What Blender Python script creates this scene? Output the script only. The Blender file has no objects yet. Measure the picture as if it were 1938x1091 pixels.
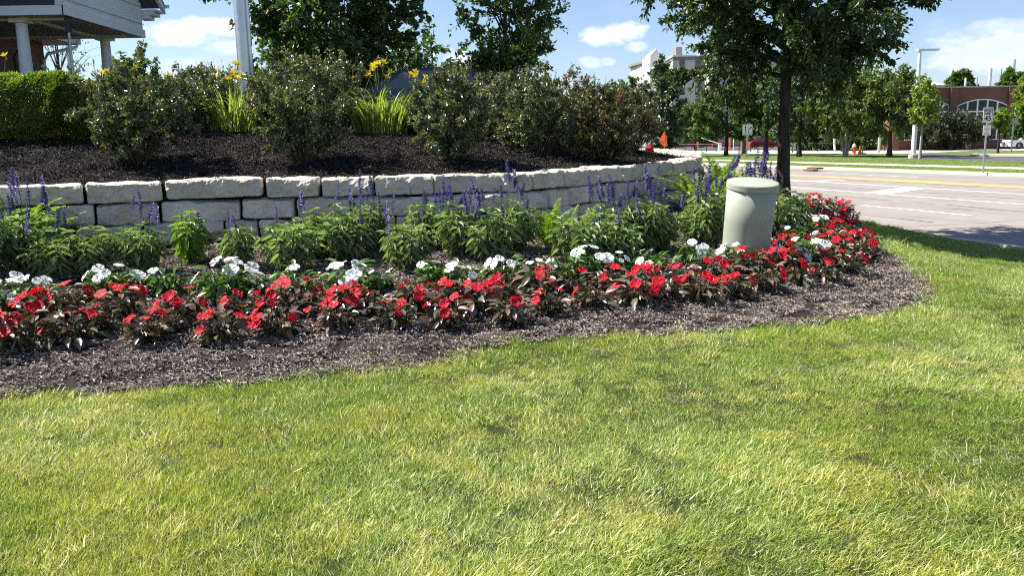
import bpy, math, random
import numpy as np
from mathutils import Vector, Matrix
from mathutils.geometry import delaunay_2d_cdt

S = bpy.context.scene
COL = S.collection
RG = np.random.default_rng(7)
random.seed(7)

# ------------------------------------------------------------------ camera
FPX, CX, CY = 1580.0, 969.0, 545.5
EYE = np.array([0.0, 0.0, 1.5])
PITCH, ROLL = math.radians(9.86), math.radians(0.96)
fw = np.array([0, math.cos(PITCH), -math.sin(PITCH)])
u0 = np.array([0, math.sin(PITCH), math.cos(PITCH)])
r0 = np.array([1.0, 0, 0])
RIGHT = r0*math.cos(ROLL) - u0*math.sin(ROLL)
UP = u0*math.cos(ROLL) + r0*math.sin(ROLL)
cd = bpy.data.cameras.new('camera'); cam = bpy.data.objects.new('camera', cd); COL.objects.link(cam)
cam.matrix_world = Matrix(((RIGHT[0], UP[0], -fw[0], EYE[0]), (RIGHT[1], UP[1], -fw[1], EYE[1]), (RIGHT[2], UP[2], -fw[2], EYE[2]), (0, 0, 0, 1)))
cd.sensor_width = 36.0; cd.lens = 36.0*FPX/1938.0; cd.clip_start = 0.05; cd.clip_end = 2000
S.camera = cam

def ray(px, py):
    d = fw*FPX + RIGHT*(px-CX) + UP*(CY-py)
    return d/np.linalg.norm(d)
def at_y(px, py, Y):
    d = ray(px, py); return EYE + d*(Y-EYE[1])/d[1]
def at_z(px, py, z):
    d = ray(px, py); return EYE + d*(z-EYE[2])/d[2]

# ------------------------------------------------------------------ light
SUN = Vector((-0.60, 0.155, 0.78)).normalized()
sl = bpy.data.lights.new('sun', 'SUN'); so = bpy.data.objects.new('sun', sl); COL.objects.link(so)
sl.energy = 5.0; sl.angle = math.radians(0.53); sl.color = (1.0, 0.955, 0.89)
so.rotation_euler = SUN.to_track_quat('Z', 'Y').to_euler(); so.location = (0, 0, 30)
W = bpy.data.worlds.new("World"); S.world = W; W.use_nodes = True
S.view_settings.view_transform = 'Standard'; S.view_settings.look = 'None'
S.view_settings.exposure = 1.22; S.view_settings.gamma = 1.0; S.view_settings.use_curve_mapping = False
S.cycles.filter_width = 1.1; S.cycles.use_denoising = False; S.cycles.sample_clamp_indirect = 4.0; S.cycles.max_bounces = 6; S.cycles.diffuse_bounces = 3; S.cycles.transmission_bounces = 4; S.cycles.transparent_max_bounces = 6
S.cycles.use_adaptive_sampling = True; S.cycles.caustics_reflective = False; S.cycles.caustics_refractive = False

def world_nodes():
    nt = W.node_tree; N, L = nt.nodes, nt.links; N.clear()
    out = N.new('ShaderNodeOutputWorld'); bg = N.new('ShaderNodeBackground')
    sky = N.new('ShaderNodeTexSky'); sky.sky_type = 'NISHITA'; sky.sun_disc = False
    sky.sun_elevation = math.asin(SUN.z); sky.sun_rotation = math.atan2(SUN.x, SUN.y)
    sky.air_density = 1.0; sky.dust_density = 0.6; sky.ozone_density = 2.4; sky.altitude = 200
    bg.inputs[1].default_value = 0.070
    def M(op, *a, clamp=False):
        n = N.new('ShaderNodeMath'); n.operation = op; n.use_clamp = clamp
        for i, v in enumerate(a):
            if isinstance(v, (int, float)): n.inputs[i].default_value = v
            else: L.new(v, n.inputs[i])
        return n.outputs[0]
    tc = N.new('ShaderNodeTexCoord'); sp = N.new('ShaderNodeSeparateXYZ'); L.new(tc.outputs['Generated'], sp.inputs[0])
    az = M('ARCTAN2', sp.outputs[0], sp.outputs[1]); el = M('ARCSINE', sp.outputs[2])
    cb = N.new('ShaderNodeCombineXYZ'); L.new(az, cb.inputs[0]); L.new(M('MULTIPLY', el, 1.7), cb.inputs[1])
    def noise(sc, det, rough, w=0):
        n = N.new('ShaderNodeTexNoise'); n.inputs['Scale'].default_value = sc; n.inputs['Detail'].default_value = det
        n.inputs['Roughness'].default_value = rough; L.new(cb.outputs[0], n.inputs['Vector']); return n.outputs[0]
    n1 = noise(38, 7, .6); n2 = noise(9, 5, .55)
    edge = M('MULTIPLY', M('SUBTRACT', n1, .5), 2.4)
    total = None
    clouds = [(345, 62, 66, 22, 1), (400, 50, 60, 17, 1), (425, 90, 34, 14, .7), (1150, 66, 46, 20, 1), (1190, 58, 34, 15, 1), (1205, 88, 22, 9, .6),
              (1116, 118, 22, 11, .6), (885, 118, 40, 20, .9), (1150, 115, 14, 8, .5), (1885, 92, 95, 34, .75), (1835, 112, 60, 22, .7), (1900, 55, 60, 16, .55), (350, 130, 60, 16, .6), (2080, 70, 90, 30, .8), (-120, 60, 100, 30, .8), (700, -120, 130, 40, .8), (1700, -160, 150, 45, .8)]
    for (px, py, rx, ry, op) in clouds:
        d = ray(px, py); a0 = math.atan2(d[0], d[1]); e0 = math.asin(d[2])
        dx = M('DIVIDE', M('SUBTRACT', az, a0), rx/FPX*1.15); dy = M('DIVIDE', M('SUBTRACT', el, e0), ry/FPX*1.15)
        r2 = M('ADD', M('MULTIPLY', dx, dx), M('MULTIPLY', dy, dy))
        v = M('MULTIPLY', M('MULTIPLY_ADD', M('ADD', M('SUBTRACT', 1.0, r2), edge), 1.3, 0.0, clamp=True), op)
        total = v if total is None else M('MAXIMUM', total, v)
    band = M('MULTIPLY', M('MULTIPLY', M('SUBTRACT', n2, .56, clamp=True), 2.0, clamp=True), M('SUBTRACT', 1.0, M('MULTIPLY', el, 1.2), clamp=True))
    total = M('MAXIMUM', total, band)
    mx = N.new('ShaderNodeMix'); mx.data_type = 'RGBA'
    cr = N.new('ShaderNodeMix'); cr.data_type = 'RGBA'; cr.inputs[6].default_value = (5.2, 5.7, 6.5, 1); cr.inputs[7].default_value = (8.2, 8.3, 8.5, 1); L.new(n1, cr.inputs[0])
    tint = N.new('ShaderNodeMix'); tint.data_type = 'RGBA'; tint.blend_type = 'MULTIPLY'; tint.inputs[0].default_value = 1.0
    L.new(sky.outputs[0], tint.inputs[6]); tint.inputs[7].default_value = SKYTINT
    L.new(M('MULTIPLY', total, .92), mx.inputs[0]); L.new(tint.outputs[2], mx.inputs[6]); L.new(cr.outputs[2], mx.inputs[7])
    L.new(mx.outputs[2], bg.inputs[0]); L.new(bg.outputs[0], out.inputs[0])
SKYTINT = (0.93, 0.93, 1.03, 1)
world_nodes()

# ------------------------------------------------------------------ helpers
_T = np.random.default_rng(3).random((256, 256))
def vn(x, y, k=0):
    x = np.asarray(x, float)+k*17.3; y = np.asarray(y, float)+k*9.1
    ix = np.floor(x).astype(int); iy = np.floor(y).astype(int); fx = x-ix; fy = y-iy
    fx = fx*fx*(3-2*fx); fy = fy*fy*(3-2*fy)
    a = _T[ix & 255, iy & 255]; b = _T[(ix+1) & 255, iy & 255]; c = _T[ix & 255, (iy+1) & 255]; d = _T[(ix+1) & 255, (iy+1) & 255]
    return (a*(1-fx)+b*fx)*(1-fy) + (c*(1-fx)+d*fx)*fy - .5
def fbm(x, y, k=0, o=4):
    s = 0; a = 1
    for i in range(o):
        s = s + a*vn(x*2**i, y*2**i, k+i); a *= .5
    return s
def unit(v): return v/np.maximum(np.linalg.norm(v, axis=-1, keepdims=True), 1e-9)
def rnd_unit(n, rg): return unit(rg.normal(size=(n, 3)))
def sstep(x, a, b):
    t = np.clip((np.asarray(x, float)-a)/(b-a), 0, 1); return t*t*(3-2*t)
def dist_poly(x, y, P):
    x = np.asarray(x, float); y = np.asarray(y, float); best = np.full(x.shape, 1e9)
    for (ax, ay), (bx, by) in zip(P[:-1], P[1:]):
        dx, dy = bx-ax, by-ay; t = np.clip(((x-ax)*dx+(y-ay)*dy)/(dx*dx+dy*dy+1e-12), 0, 1)
        best = np.minimum(best, np.hypot(x-ax-t*dx, y-ay-t*dy))
    return best
def inside(x, y, P):
    x = np.asarray(x, float); y = np.asarray(y, float); c = np.zeros(x.shape, bool); n = len(P)
    for i in range(n):
        x1, y1 = P[i]; x2, y2 = P[(i+1) % n]
        if y1 == y2: continue
        c ^= ((y1 > y) != (y2 > y)) & (x < (x2-x1)*(y-y1)/(y2-y1)+x1)
    return c

class MB:
    def __init__(s): s.V = []; s.F = []; s.T = []; s.MI = []; s.n = 0
    def add(s, V, F, tint=.5, mi=0):
        V = np.asarray(V, float).reshape(-1, 3); F = np.asarray(F, int)
        s.V.append(V); s.F.append(F+s.n); s.MI.append(np.full(len(F), mi))
        s.T.append(np.broadcast_to(np.asarray(tint, float), (len(V),)).copy()); s.n += len(V)
    def box(s, c, d, rz=0, tint=.5, mi=0, M=None):
        V = np.array([[i, j, k] for i in (-.5, .5) for j in (-.5, .5) for k in (-.5, .5)])*np.array(d)
        if M is not None: V = V@np.array(M).T
        if rz: c_, s_ = math.cos(rz), math.sin(rz); V = np.c_[V[:, 0]*c_-V[:, 1]*s_, V[:, 0]*s_+V[:, 1]*c_, V[:, 2]]
        s.add(V+np.array(c), [[0, 1, 3, 2], [4, 6, 7, 5], [0, 4, 5, 1], [2, 3, 7, 6], [0, 2, 6, 4], [1, 5, 7, 3]], tint, mi)
    def boxb(s, x0, x1, y0, y1, z0, z1, tint=.5, mi=0): s.box(((x0+x1)/2, (y0+y1)/2, (z0+z1)/2), (x1-x0, y1-y0, z1-z0), 0, tint, mi)
    def tube(s, P, R, n=6, tint=.5, mi=0, cap=True):
        P = np.asarray(P, float); m = len(P); R = np.broadcast_to(np.asarray(R, float), (m,))
        T = unit(np.gradient(P, axis=0)); a = np.array([0, 0, 1.0]) if abs(T[0][2]) < .9 else np.array([1.0, 0, 0])
        U = unit(np.cross(T, a)); Vv = np.cross(T, U); th = np.arange(n)*2*math.pi/n
        V = P[:, None]+R[:, None, None]*(np.cos(th)[None, :, None]*U[:, None]+np.sin(th)[None, :, None]*Vv[:, None])
        i = np.arange(m-1)[:, None]*n; j = np.arange(n)[None]; k = (j+1) % n
        F = np.stack([i+j, i+n+j, i+n+k, i+k], -1).reshape(-1, 4)
        s.add(V.reshape(-1, 3), F, tint, mi)
        if cap and n >= 3:
            for r in (0, m-1):
                c = np.vstack([V[r], P[r][None]]); s.add(c, [[q, (q+1) % n, n] if r else [(q+1) % n, q, n] for q in range(n)], tint, mi)
    def lathe(s, prof, n=24, c=(0, 0, 0), tint=.5, mi=0):
        s_ = [(r, z) for r, z in prof]; th = np.arange(n)*2*math.pi/n
        V = np.array([[r*math.cos(t)+c[0], r*math.sin(t)+c[1], z+c[2]] for r, z in s_ for t in th])
        F = [[i*n+j, i*n+(j+1) % n, (i+1)*n+(j+1) % n, (i+1)*n+j] for i in range(len(s_)-1) for j in range(n)]
        s.add(V, F, tint, mi)
    def prism(s, pts, axis, a, b, tint=.5, mi=0):
        n = len(pts)
        def mk(p, h): return (h, p[0], p[1]) if axis == 'x' else ((p[0], h, p[1]) if axis == 'y' else (p[0], p[1], h))
        V = [mk(p, a) for p in pts]+[mk(p, b) for p in pts]
        s.add(V, [[i, (i+1) % n, n+(i+1) % n, n+i] for i in range(n)], tint, mi)
        s.add(V, [list(range(n))[::-1], [n+i for i in range(n)]], tint, mi)
    def leaves(s, P, D, N, Lg, Wd, fold=.22, tint=.5, six=False, curl=0.0, mi=0):
        n = len(P); D = unit(D); Sd = unit(np.cross(D, N)); Nn = np.cross(Sd, D)
        Lg = np.broadcast_to(Lg, (n,))[:, None]; Wd = np.broadcast_to(Wd, (n,))[:, None]; tint = np.broadcast_to(tint, (n,))
        if not six:
            V = np.stack([P, P+D*Lg*.42+Sd*Wd/2+Nn*Wd*fold, P+D*Lg-Nn*Lg*curl, P+D*Lg*.42-Sd*Wd/2+Nn*Wd*fold], 1)
            b = np.arange(n)[:, None]*4; F = np.concatenate([b+[0, 1, 2], b+[0, 2, 3]]); k = 4
        else:
            V = np.stack([P, P+D*Lg*.28+Sd*Wd*.45+Nn*Wd*fold, P+D*Lg*.65+Sd*Wd*.38+Nn*(Wd*fold-Lg*curl*.4), P+D*Lg-Nn*Lg*curl,
                          P+D*Lg*.65-Sd*Wd*.38+Nn*(Wd*fold-Lg*curl*.4), P+D*Lg*.28-Sd*Wd*.45+Nn*Wd*fold], 1)
            b = np.arange(n)[:, None]*6; F = np.concatenate([b+[0, 1, 2, 3], b+[0, 3, 4, 5]]); k = 6
        s.add(V.reshape(-1, 3), F, np.repeat(tint, k), mi)
    def mesh(s, name, mats, smooth=False):
        me = bpy.data.meshes.new(name); V = np.concatenate(s.V); me.vertices.add(len(V)); me.vertices.foreach_set('co', V.ravel())
        lens = np.concatenate([np.full(len(f), f.shape[1]) for f in s.F]); idx = np.concatenate([f.ravel() for f in s.F])
        me.loops.add(len(idx)); me.loops.foreach_set('vertex_index', idx.astype(np.int32)); me.polygons.add(len(lens))
        st = np.concatenate([[0], np.cumsum(lens)[:-1]]); me.polygons.foreach_set('loop_start', st.astype(np.int32))
        me.polygons.foreach_set('material_index', np.concatenate(s.MI).astype(np.int32))
        a = me.attributes.new('tint', 'FLOAT', 'POINT'); a.data.foreach_set('value', np.concatenate(s.T).astype(np.float32))
        for m in (mats if isinstance(mats, (list, tuple)) else [mats]): me.materials.append(m)
        me.update(calc_edges=True)
        me.polygons.foreach_set('use_smooth', np.full(len(lens), bool(smooth)))
        if smooth and smooth is not True: me.set_sharp_from_angle(angle=math.radians(smooth))
        return me
    def obj(s, name, mats, parent=None, smooth=False, **k):
        return link(name, s.mesh(name, mats, smooth), parent, **k)

def link(name, data, parent=None, loc=None, rot=None, scale=None, kind=None, label=None, cat=None, group=None, mw=None):
    o = bpy.data.objects.new(name, data); COL.objects.link(o)
    if parent is not None: o.parent = parent
    if loc is not None: o.location = loc
    if rot is not None: o.rotation_euler = rot
    if scale is not None: o.scale = (scale,)*3 if isinstance(scale, (int, float)) else scale
    for k, v in (('kind', kind), ('label', label), ('category', cat), ('group', group)):
        if v: o[k] = v
    return o
def thing(name, label, cat, loc=(0, 0, 0), rot=(0, 0, 0), group=None, scale=None):
    return link(name, None, None, loc, rot, scale, None, label, cat, group)
def text(parent, body, size, loc, rot, m, name='lettering', ext=.002, sx=1.0, off=0.0):
    c = bpy.data.curves.new(name, 'FONT'); c.body = body; c.size = size; c.align_x = 'CENTER'; c.align_y = 'CENTER'; c.extrude = ext; c.offset = off
    c.resolution_u = 3; c.materials.append(m); o = link(name, c, parent, loc, rot); o.scale = (sx, 1, 1); return o

# ------------------------------------------------------------------ materials
def newmat(name):
    m = bpy.data.materials.new(name); m.use_nodes = True; nt = m.node_tree
    b = nt.nodes['Principled BSDF']; return m, nt, b
def ramp(nt, fac, stops):
    r = nt.nodes.new('ShaderNodeValToRGB'); e = r.color_ramp.elements
    while len(e) < len(stops): e.new(.5)
    for i, (p, c) in enumerate(stops): e[i].position = p; e[i].color = (*c, 1)
    nt.links.new(fac, r.inputs[0]); return r.outputs[0]
def tnoise(nt, scale, det=4, rough=.55, vec=None, out=0):
    n = nt.nodes.new('ShaderNodeTexNoise'); n.inputs['Scale'].default_value = scale; n.inputs['Detail'].default_value = det; n.inputs['Roughness'].default_value = rough
    if vec is None:
        g = nt.nodes.new('ShaderNodeNewGeometry'); vec = g.outputs['Position']
    nt.links.new(vec, n.inputs['Vector']); return n.outputs[out]
def mixc(nt, f, a, b, mode='MIX'):
    m = nt.nodes.new('ShaderNodeMix'); m.data_type = 'RGBA'; m.blend_type = mode
    for i, v in ((0, f), (6, a), (7, b)):
        if isinstance(v, (int, float)): m.inputs[i].default_value = v
        elif isinstance(v, tuple): m.inputs[i].default_value = (*v, 1)
        else: nt.links.new(v, m.inputs[i])
    return m.outputs[2]
def math_(nt, op, a, b=None, clamp=False):
    n = nt.nodes.new('ShaderNodeMath'); n.operation = op; n.use_clamp = clamp
    for i, v in enumerate((a, b)):
        if v is None: continue
        if isinstance(v, (int, float)): n.inputs[i].default_value = v
        else: nt.links.new(v, n.inputs[i])
    return n.outputs[0]
def bump(nt, b, h, strength=.4, dist=.01):
    n = nt.nodes.new('ShaderNodeBump'); n.inputs['Strength'].default_value = strength; n.inputs['Distance'].default_value = dist
    nt.links.new(h, n.inputs['Height']); nt.links.new(n.outputs[0], b.inputs['Normal'])
def plain(name, col, rough=.6, metal=0, var=.12, scale=3, bmp=0, spec=.5, objspace=False):
    m, nt, b = newmat(name); b.inputs['Roughness'].default_value = rough; b.inputs['Metallic'].default_value = metal; b.inputs['Specular IOR Level'].default_value = spec
    if objspace: vec = nt.nodes.new('ShaderNodeTexCoord').outputs['Object']
    else: vec = None
    n = tnoise(nt, scale, 5, .6, vec)
    c = ramp(nt, n, [(.3, tuple(v*(1-var) for v in col)), (.7, tuple(min(1, v*(1+var)) for v in col))]); nt.links.new(c, b.inputs['Base Color'])
    if bmp: bump(nt, b, tnoise(nt, scale*12, 4, .6, vec), bmp, .01)
    return m
def leafmat(name, dark, light, rough=.45, trans=.3, tcol=None, extra=None, spec=.5, wild=None):
    """dark..light by the per-leaf tint; extra = (threshold, colour) for odd leaves"""
    m, nt, b = newmat(name); b.inputs['Roughness'].default_value = rough; b.inputs['Specular IOR Level'].default_value = spec
    a = nt.nodes.new('ShaderNodeAttribute'); a.attribute_name = 'tint'; t = a.outputs['Fac']
    st = [(.0, dark), (.85, light)]
    if extra: st += [(extra[0], light), (min(1, extra[0]+.015), extra[1])]; st[1] = (extra[0]-.05, light)
    c = ramp(nt, t, st)
    if wild: c = mixc(nt, math_(nt, 'MULTIPLY', math_(nt, 'SUBTRACT', tnoise(nt, wild[0], 3), .5, True), 3.0, True), c, wild[1])
    nt.links.new(c, b.inputs['Base Color'])
    tr = nt.nodes.new('ShaderNodeBsdfTranslucent'); mx = nt.nodes.new('ShaderNodeMixShader'); mx.inputs[0].default_value = trans
    tc = mixc(nt, 1.0, c, tcol or (1.6, 1.9, .5), 'MULTIPLY'); nt.links.new(tc, tr.inputs[0])
    nt.links.new(b.outputs[0], mx.inputs[1]); nt.links.new(tr.outputs[0], mx.inputs[2]); nt.links.new(mx.outputs[0], nt.nodes['Material Output'].inputs[0])
    return m

M = {}
M['bark'] = plain('bark', (.052, .042, .034), .9, var=.5, scale=9, bmp=1.0, spec=.2)
def barkmat():
    m, nt, b = newmat('furrowed_bark'); b.inputs['Roughness'].default_value = .9; b.inputs['Specular IOR Level'].default_value = .15
    tc = nt.nodes.new('ShaderNodeTexCoord'); mp = nt.nodes.new('ShaderNodeMapping'); mp.inputs['Scale'].default_value = (26, 26, 2.6); nt.links.new(tc.outputs['Object'], mp.inputs[0])
    n = tnoise(nt, 1.5, 6, .65, mp.outputs[0]); nt.links.new(ramp(nt, n, [(.35, (.018, .014, .011)), (.62, (.085, .068, .054))]), b.inputs['Base Color']); bump(nt, b, n, 1.0, .03); return m
M['furrow'] = barkmat()
M['pale_bark'] = plain('pale_bark', (.30, .27, .22), .85, var=.3, scale=8, bmp=.5)
M['twig'] = plain('twig', (.075, .055, .035), .85, var=.3)
M['stem_green'] = plain('stem_green', (.07, .11, .03), .6)
M['stem_dark'] = plain('stem_dark', (.045, .025, .022), .6)
M['leaf_hero'] = leafmat('dark_elm_leaf', (.022, .045, .013), (.080, .130, .034), .42, .22, extra=(.965, (.10, .17, .04)))
M['leaf_maple'] = leafmat('maple_leaf', (.026, .052, .014), (.095, .155, .038), .45, .25)
M['leaf_far'] = leafmat('far_leaf', (.034, .066, .018), (.12, .18, .045), .5, .25)
M['leaf_far2'] = leafmat('far_olive_leaf', (.045, .072, .020), (.15, .20, .06), .5, .25)
M['leaf_blue'] = leafmat('bluish_conifer_leaf', (.022, .046, .022), (.070, .115, .055), .5, .15)
M['leaf_yel'] = leafmat('yellow_green_leaf', (.08, .13, .02), (.24, .30, .05), .5, .35)
M['leaf_red'] = leafmat('dusky_leaf', (.03, .035, .022), (.075, .085, .045), .5, .2)
M['leaf_shrub'] = leafmat('rose_shrub_leaf', (.040, .060, .026), (.165, .195, .10), .34, .2, extra=(.86, (.30, .22, .13)), spec=.75)
M['leaf_shrub_red'] = leafmat('reddish_shrub_leaf', (.050, .056, .026), (.18, .175, .085), .32, .18, extra=(.84, (.20, .10, .05)), spec=.7)
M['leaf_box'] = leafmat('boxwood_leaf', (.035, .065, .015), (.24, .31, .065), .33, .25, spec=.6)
M['leaf_salvia'] = leafmat('salvia_leaf', (.065, .105, .045), (.27, .335, .175), .42, .25, spec=.5)
M['leaf_pale'] = leafmat('pale_green_leaf', (.09, .16, .03), (.25, .34, .08), .45, .3)
M['leaf_lily'] = leafmat('daylily_leaf', (.09, .13, .03), (.30, .35, .12), .4, .35)
M['leaf_fern'] = leafmat('fern_leaf', (.08, .14, .02), (.24, .32, .05), .45, .35)
M['leaf_bronze'] = leafmat('bronze_impatiens_leaf', (.032, .034, .018), (.13, .135, .075), .27, .15, tcol=(1.5, 1.0, .5), extra=(.90, (.22, .14, .10)), spec=.8)
M['leaf_green'] = leafmat('green_impatiens_leaf', (.035, .075, .02), (.11, .18, .045), .32, .22, spec=.7)
M['violet'] = leafmat('violet_bloom', (.07, .065, .19), (.22, .20, .42), .6, .2, tcol=(1, 1, 1.3))
def petal(name, a, c):
    m, nt, b = newmat(name); b.inputs['Roughness'].default_value = .6; b.inputs['Specular IOR Level'].default_value = .25
    at = nt.nodes.new('ShaderNodeAttribute'); at.attribute_name = 'tint'
    o = nt.nodes.new('ShaderNodeObjectInfo')
    col = ramp(nt, at.outputs['Fac'], [(0, c), (.25, a), (1, a)])
    col = mixc(nt, math_(nt, 'MULTIPLY', o.outputs['Random'], .3), col, tuple(v*.55 for v in a))
    nt.links.new(col, b.inputs['Base Color'])
    tr = nt.nodes.new('ShaderNodeBsdfTranslucent'); mx = nt.nodes.new('ShaderNodeMixShader'); mx.inputs[0].default_value = .3
    nt.links.new(col, tr.inputs[0]); nt.links.new(b.outputs[0], mx.inputs[1]); nt.links.new(tr.outputs[0], mx.inputs[2]); nt.links.new(mx.outputs[0], nt.nodes['Material Output'].inputs[0]); return m
M['red'] = petal('red_petal', (.58, .004, .020), (.28, .002, .010))
M['white_petal'] = petal('white_petal', (.88, .87, .83), (.8, .77, .6))
M['yellow'] = petal('yellow_petal', (.90, .74, .04), (.85, .55, .03))
M['white'] = plain('white_paint', (.82, .82, .82), .5, var=.05, scale=1.5)
M['white_road'] = plain('road_paint_white', (.62, .61, .57), .8, var=.16, scale=2.5)
M['yellow_road'] = plain('road_paint_yellow', (.60, .33, .07), .8, var=.18, scale=2.0)
M['yellow_worn'] = plain('road_paint_worn_yellow', (.44, .29, .17), .85, var=.15, scale=1.2)
M['grey_trim'] = plain('grey_trim', (.16, .16, .17), .6)
M['soffit'] = plain('soffit_paint', (.55, .55, .55), .7, var=.05)
M['black'] = plain('black_metal', (.012, .012, .013), .45)
M['galv'] = plain('galvanised_steel', (.42, .43, .44), .38, .7, var=.15, scale=5)
M['alu'] = plain('brushed_aluminium', (.60, .60, .60), .34, .85, var=.08, scale=4)
M['sign_white'] = plain('sign_white', (.78, .78, .77), .5, var=.04)
M['sign_beige'] = plain('sign_back', (.46, .43, .36), .6)
M['sign_black'] = plain('sign_black', (.02, .02, .02), .5)
M['sign_red'] = plain('sign_red', (.50, .05, .12), .5)
M['green_letters'] = plain('green_letters', (.05, .42, .10), .5)
M['car_glass'] = plain('car_glass', (.12, .13, .14), .15, spec=.6)
M['tint_glass'] = plain('dark_glass', (.012, .014, .017), .12, var=.3, scale=.4, spec=.35)
M['hotel_glass'] = plain('hotel_glass', (.10, .11, .12), .15, var=.4, scale=.5)
M['hotel_wall'] = plain('pale_stucco', (.52, .50, .47), .85, var=.04, scale=.3)
M['hotel_band'] = plain('grey_stucco', (.20, .20, .20), .85, var=.06, scale=.3)
M['metal_roof'] = plain('pale_metal_roof', (.50, .48, .43), .5, var=.08, scale=.6)
M['orange'] = plain('orange_plastic', (.85, .12, .03), .5)
M['hydrant_orange'] = plain('hydrant_orange', (.80, .20, .06), .5)
M['green_plastic'] = plain('green_plastic', (.05, .40, .10), .5)
M['fresh_red'] = plain('red_flag_cloth', (.6, .02, .03), .6)
M['rust'] = plain('rusty_iron', (.13, .055, .035), .8, var=.3, scale=6)
M['tyre'] = plain('tyre_rubber', (.015, .015, .015), .8)
M['rim'] = plain('alloy_rim', (.35, .36, .37), .35, .8)
M['car_dark'] = plain('dark_slate_car_paint', (.030, .036, .048), .25, .3, var=.05, spec=.7)
M['car_white'] = plain('white_car_paint', (.70, .71, .72), .25, var=.02)
M['car_red'] = plain('red_car_paint', (.42, .018, .022), .25, var=.05)
M['lamp_on'] = plain('lamp_lens', (.5, .1, .08), .2)
def brick(name, c1, c2, mortar, sc):
    m, nt, b = newmat(name); b.inputs['Roughness'].default_value = .85
    tc = nt.nodes.new('ShaderNodeTexCoord'); mp = nt.nodes.new('ShaderNodeMapping'); nt.links.new(tc.outputs['Object'], mp.inputs[0])
    sx = nt.nodes.new('ShaderNodeSeparateXYZ'); nt.links.new(mp.outputs[0], sx.inputs[0]); cb = nt.nodes.new('ShaderNodeCombineXYZ')
    nt.links.new(math_(nt, 'ADD', sx.outputs[0], sx.outputs[1]), cb.inputs[0]); nt.links.new(sx.outputs[2], cb.inputs[1])
    t = nt.nodes.new('ShaderNodeTexBrick'); nt.links.new(cb.outputs[0], t.inputs[0]); t.inputs['Scale'].default_value = sc
    t.inputs['Color1'].default_value = (*c1, 1); t.inputs['Color2'].default_value = (*c2, 1); t.inputs['Mortar'].default_value = (*mortar, 1)
    t.inputs['Brick Width'].default_value = .21; t.inputs['Row Height'].default_value = .07; t.inputs['Mortar Size'].default_value = .006
    c = mixc(nt, math_(nt, 'MULTIPLY', tnoise(nt, .7, 4), .35), t.outputs[0], tuple(v*.6 for v in c1)); nt.links.new(c, b.inputs['Base Color'])
    bump(nt, b, t.outputs[1], -.4, .01); return m
M['brick'] = brick('red_brick', (.22, .075, .045), (.17, .055, .035), (.24, .19, .16), 1.0)
M['brick_far'] = brick('far_red_brick', (.20, .078, .052), (.15, .058, .040), (.22, .15, .12), 1.0)
def stonemat():
    m, nt, b = newmat('split_limestone'); b.inputs['Roughness'].default_value = .88; b.inputs['Specular IOR Level'].default_value = .25
    o = nt.nodes.new('ShaderNodeObjectInfo')
    n = tnoise(nt, 3.2, 8, .62); c = ramp(nt, n, [(.22, (.40, .35, .27)), (.45, (.60, .545, .44)), (.75, (.80, .74, .61))])
    c = mixc(nt, math_(nt, 'MULTIPLY', o.outputs['Random'], .32), c, (.38, .32, .27))
    n2 = tnoise(nt, 26, 6, .7); c = mixc(nt, math_(nt, 'MULTIPLY', math_(nt, 'SUBTRACT', .43, n2, True), 5.0, True), c, (.20, .175, .15))
    n3 = tnoise(nt, 1.1, 5, .7); c = mixc(nt, math_(nt, 'MULTIPLY', math_(nt, 'SUBTRACT', n3, .56, True), 3.5, True), c, (.33, .25, .19))
    nt.links.new(c, b.inputs['Base Color'])
    h = mixc(nt, .5, tnoise(nt, 22, 8, .72), tnoise(nt, 7, 5, .6)); bump(nt, b, h, .7, .03); return m
M['stone'] = stonemat()
def mulchmat(name, a, c, fleck, thr):
    m, nt, b = newmat(name); b.inputs['Roughness'].default_value = .9; b.inputs['Specular IOR Level'].default_value = .2
    n = tnoise(nt, 70, 5, .7); col = ramp(nt, n, [(.35, a), (.65, c)])
    n2 = tnoise(nt, 160, 2, .5); col = mixc(nt, math_(nt, 'MULTIPLY', math_(nt, 'SUBTRACT', n2, thr, True), 8.0, True), col, fleck)
    nt.links.new(col, b.inputs['Base Color']); bump(nt, b, n, 1.0, .03); return m
M['mulch'] = mulchmat('shredded_mulch', (.016, .012, .010), (.060, .046, .040), (.20, .16, .13), .62)
M['mulch_dark'] = mulchmat('dark_mulch', (.010, .008, .007), (.035, .027, .023), (.20, .18, .16), .68)
def chipmat(name, stops):
    m, nt, b = newmat(name); b.inputs['Roughness'].default_value = .85; b.inputs['Specular IOR Level'].default_value = .25
    a = nt.nodes.new('ShaderNodeAttribute'); a.attribute_name = 'tint'; nt.links.new(ramp(nt, a.outputs['Fac'], stops), b.inputs['Base Color']); return m
M['chips'] = chipmat('mulch_shreds', [(0, (.022, .017, .015)), (.30, (.15, .122, .105)), (.64, (.36, .30, .26)), (.88, (.42, .36, .29)), (1, (.62, .55, .44))])
M['chips_dark'] = chipmat('dark_mulch_shreds', [(0, (.010, .008, .007)), (.75, (.042, .032, .028)), (.86, (.10, .085, .075)), (.91, (.42, .39, .34)), (1, (.55, .52, .46))])
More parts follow.
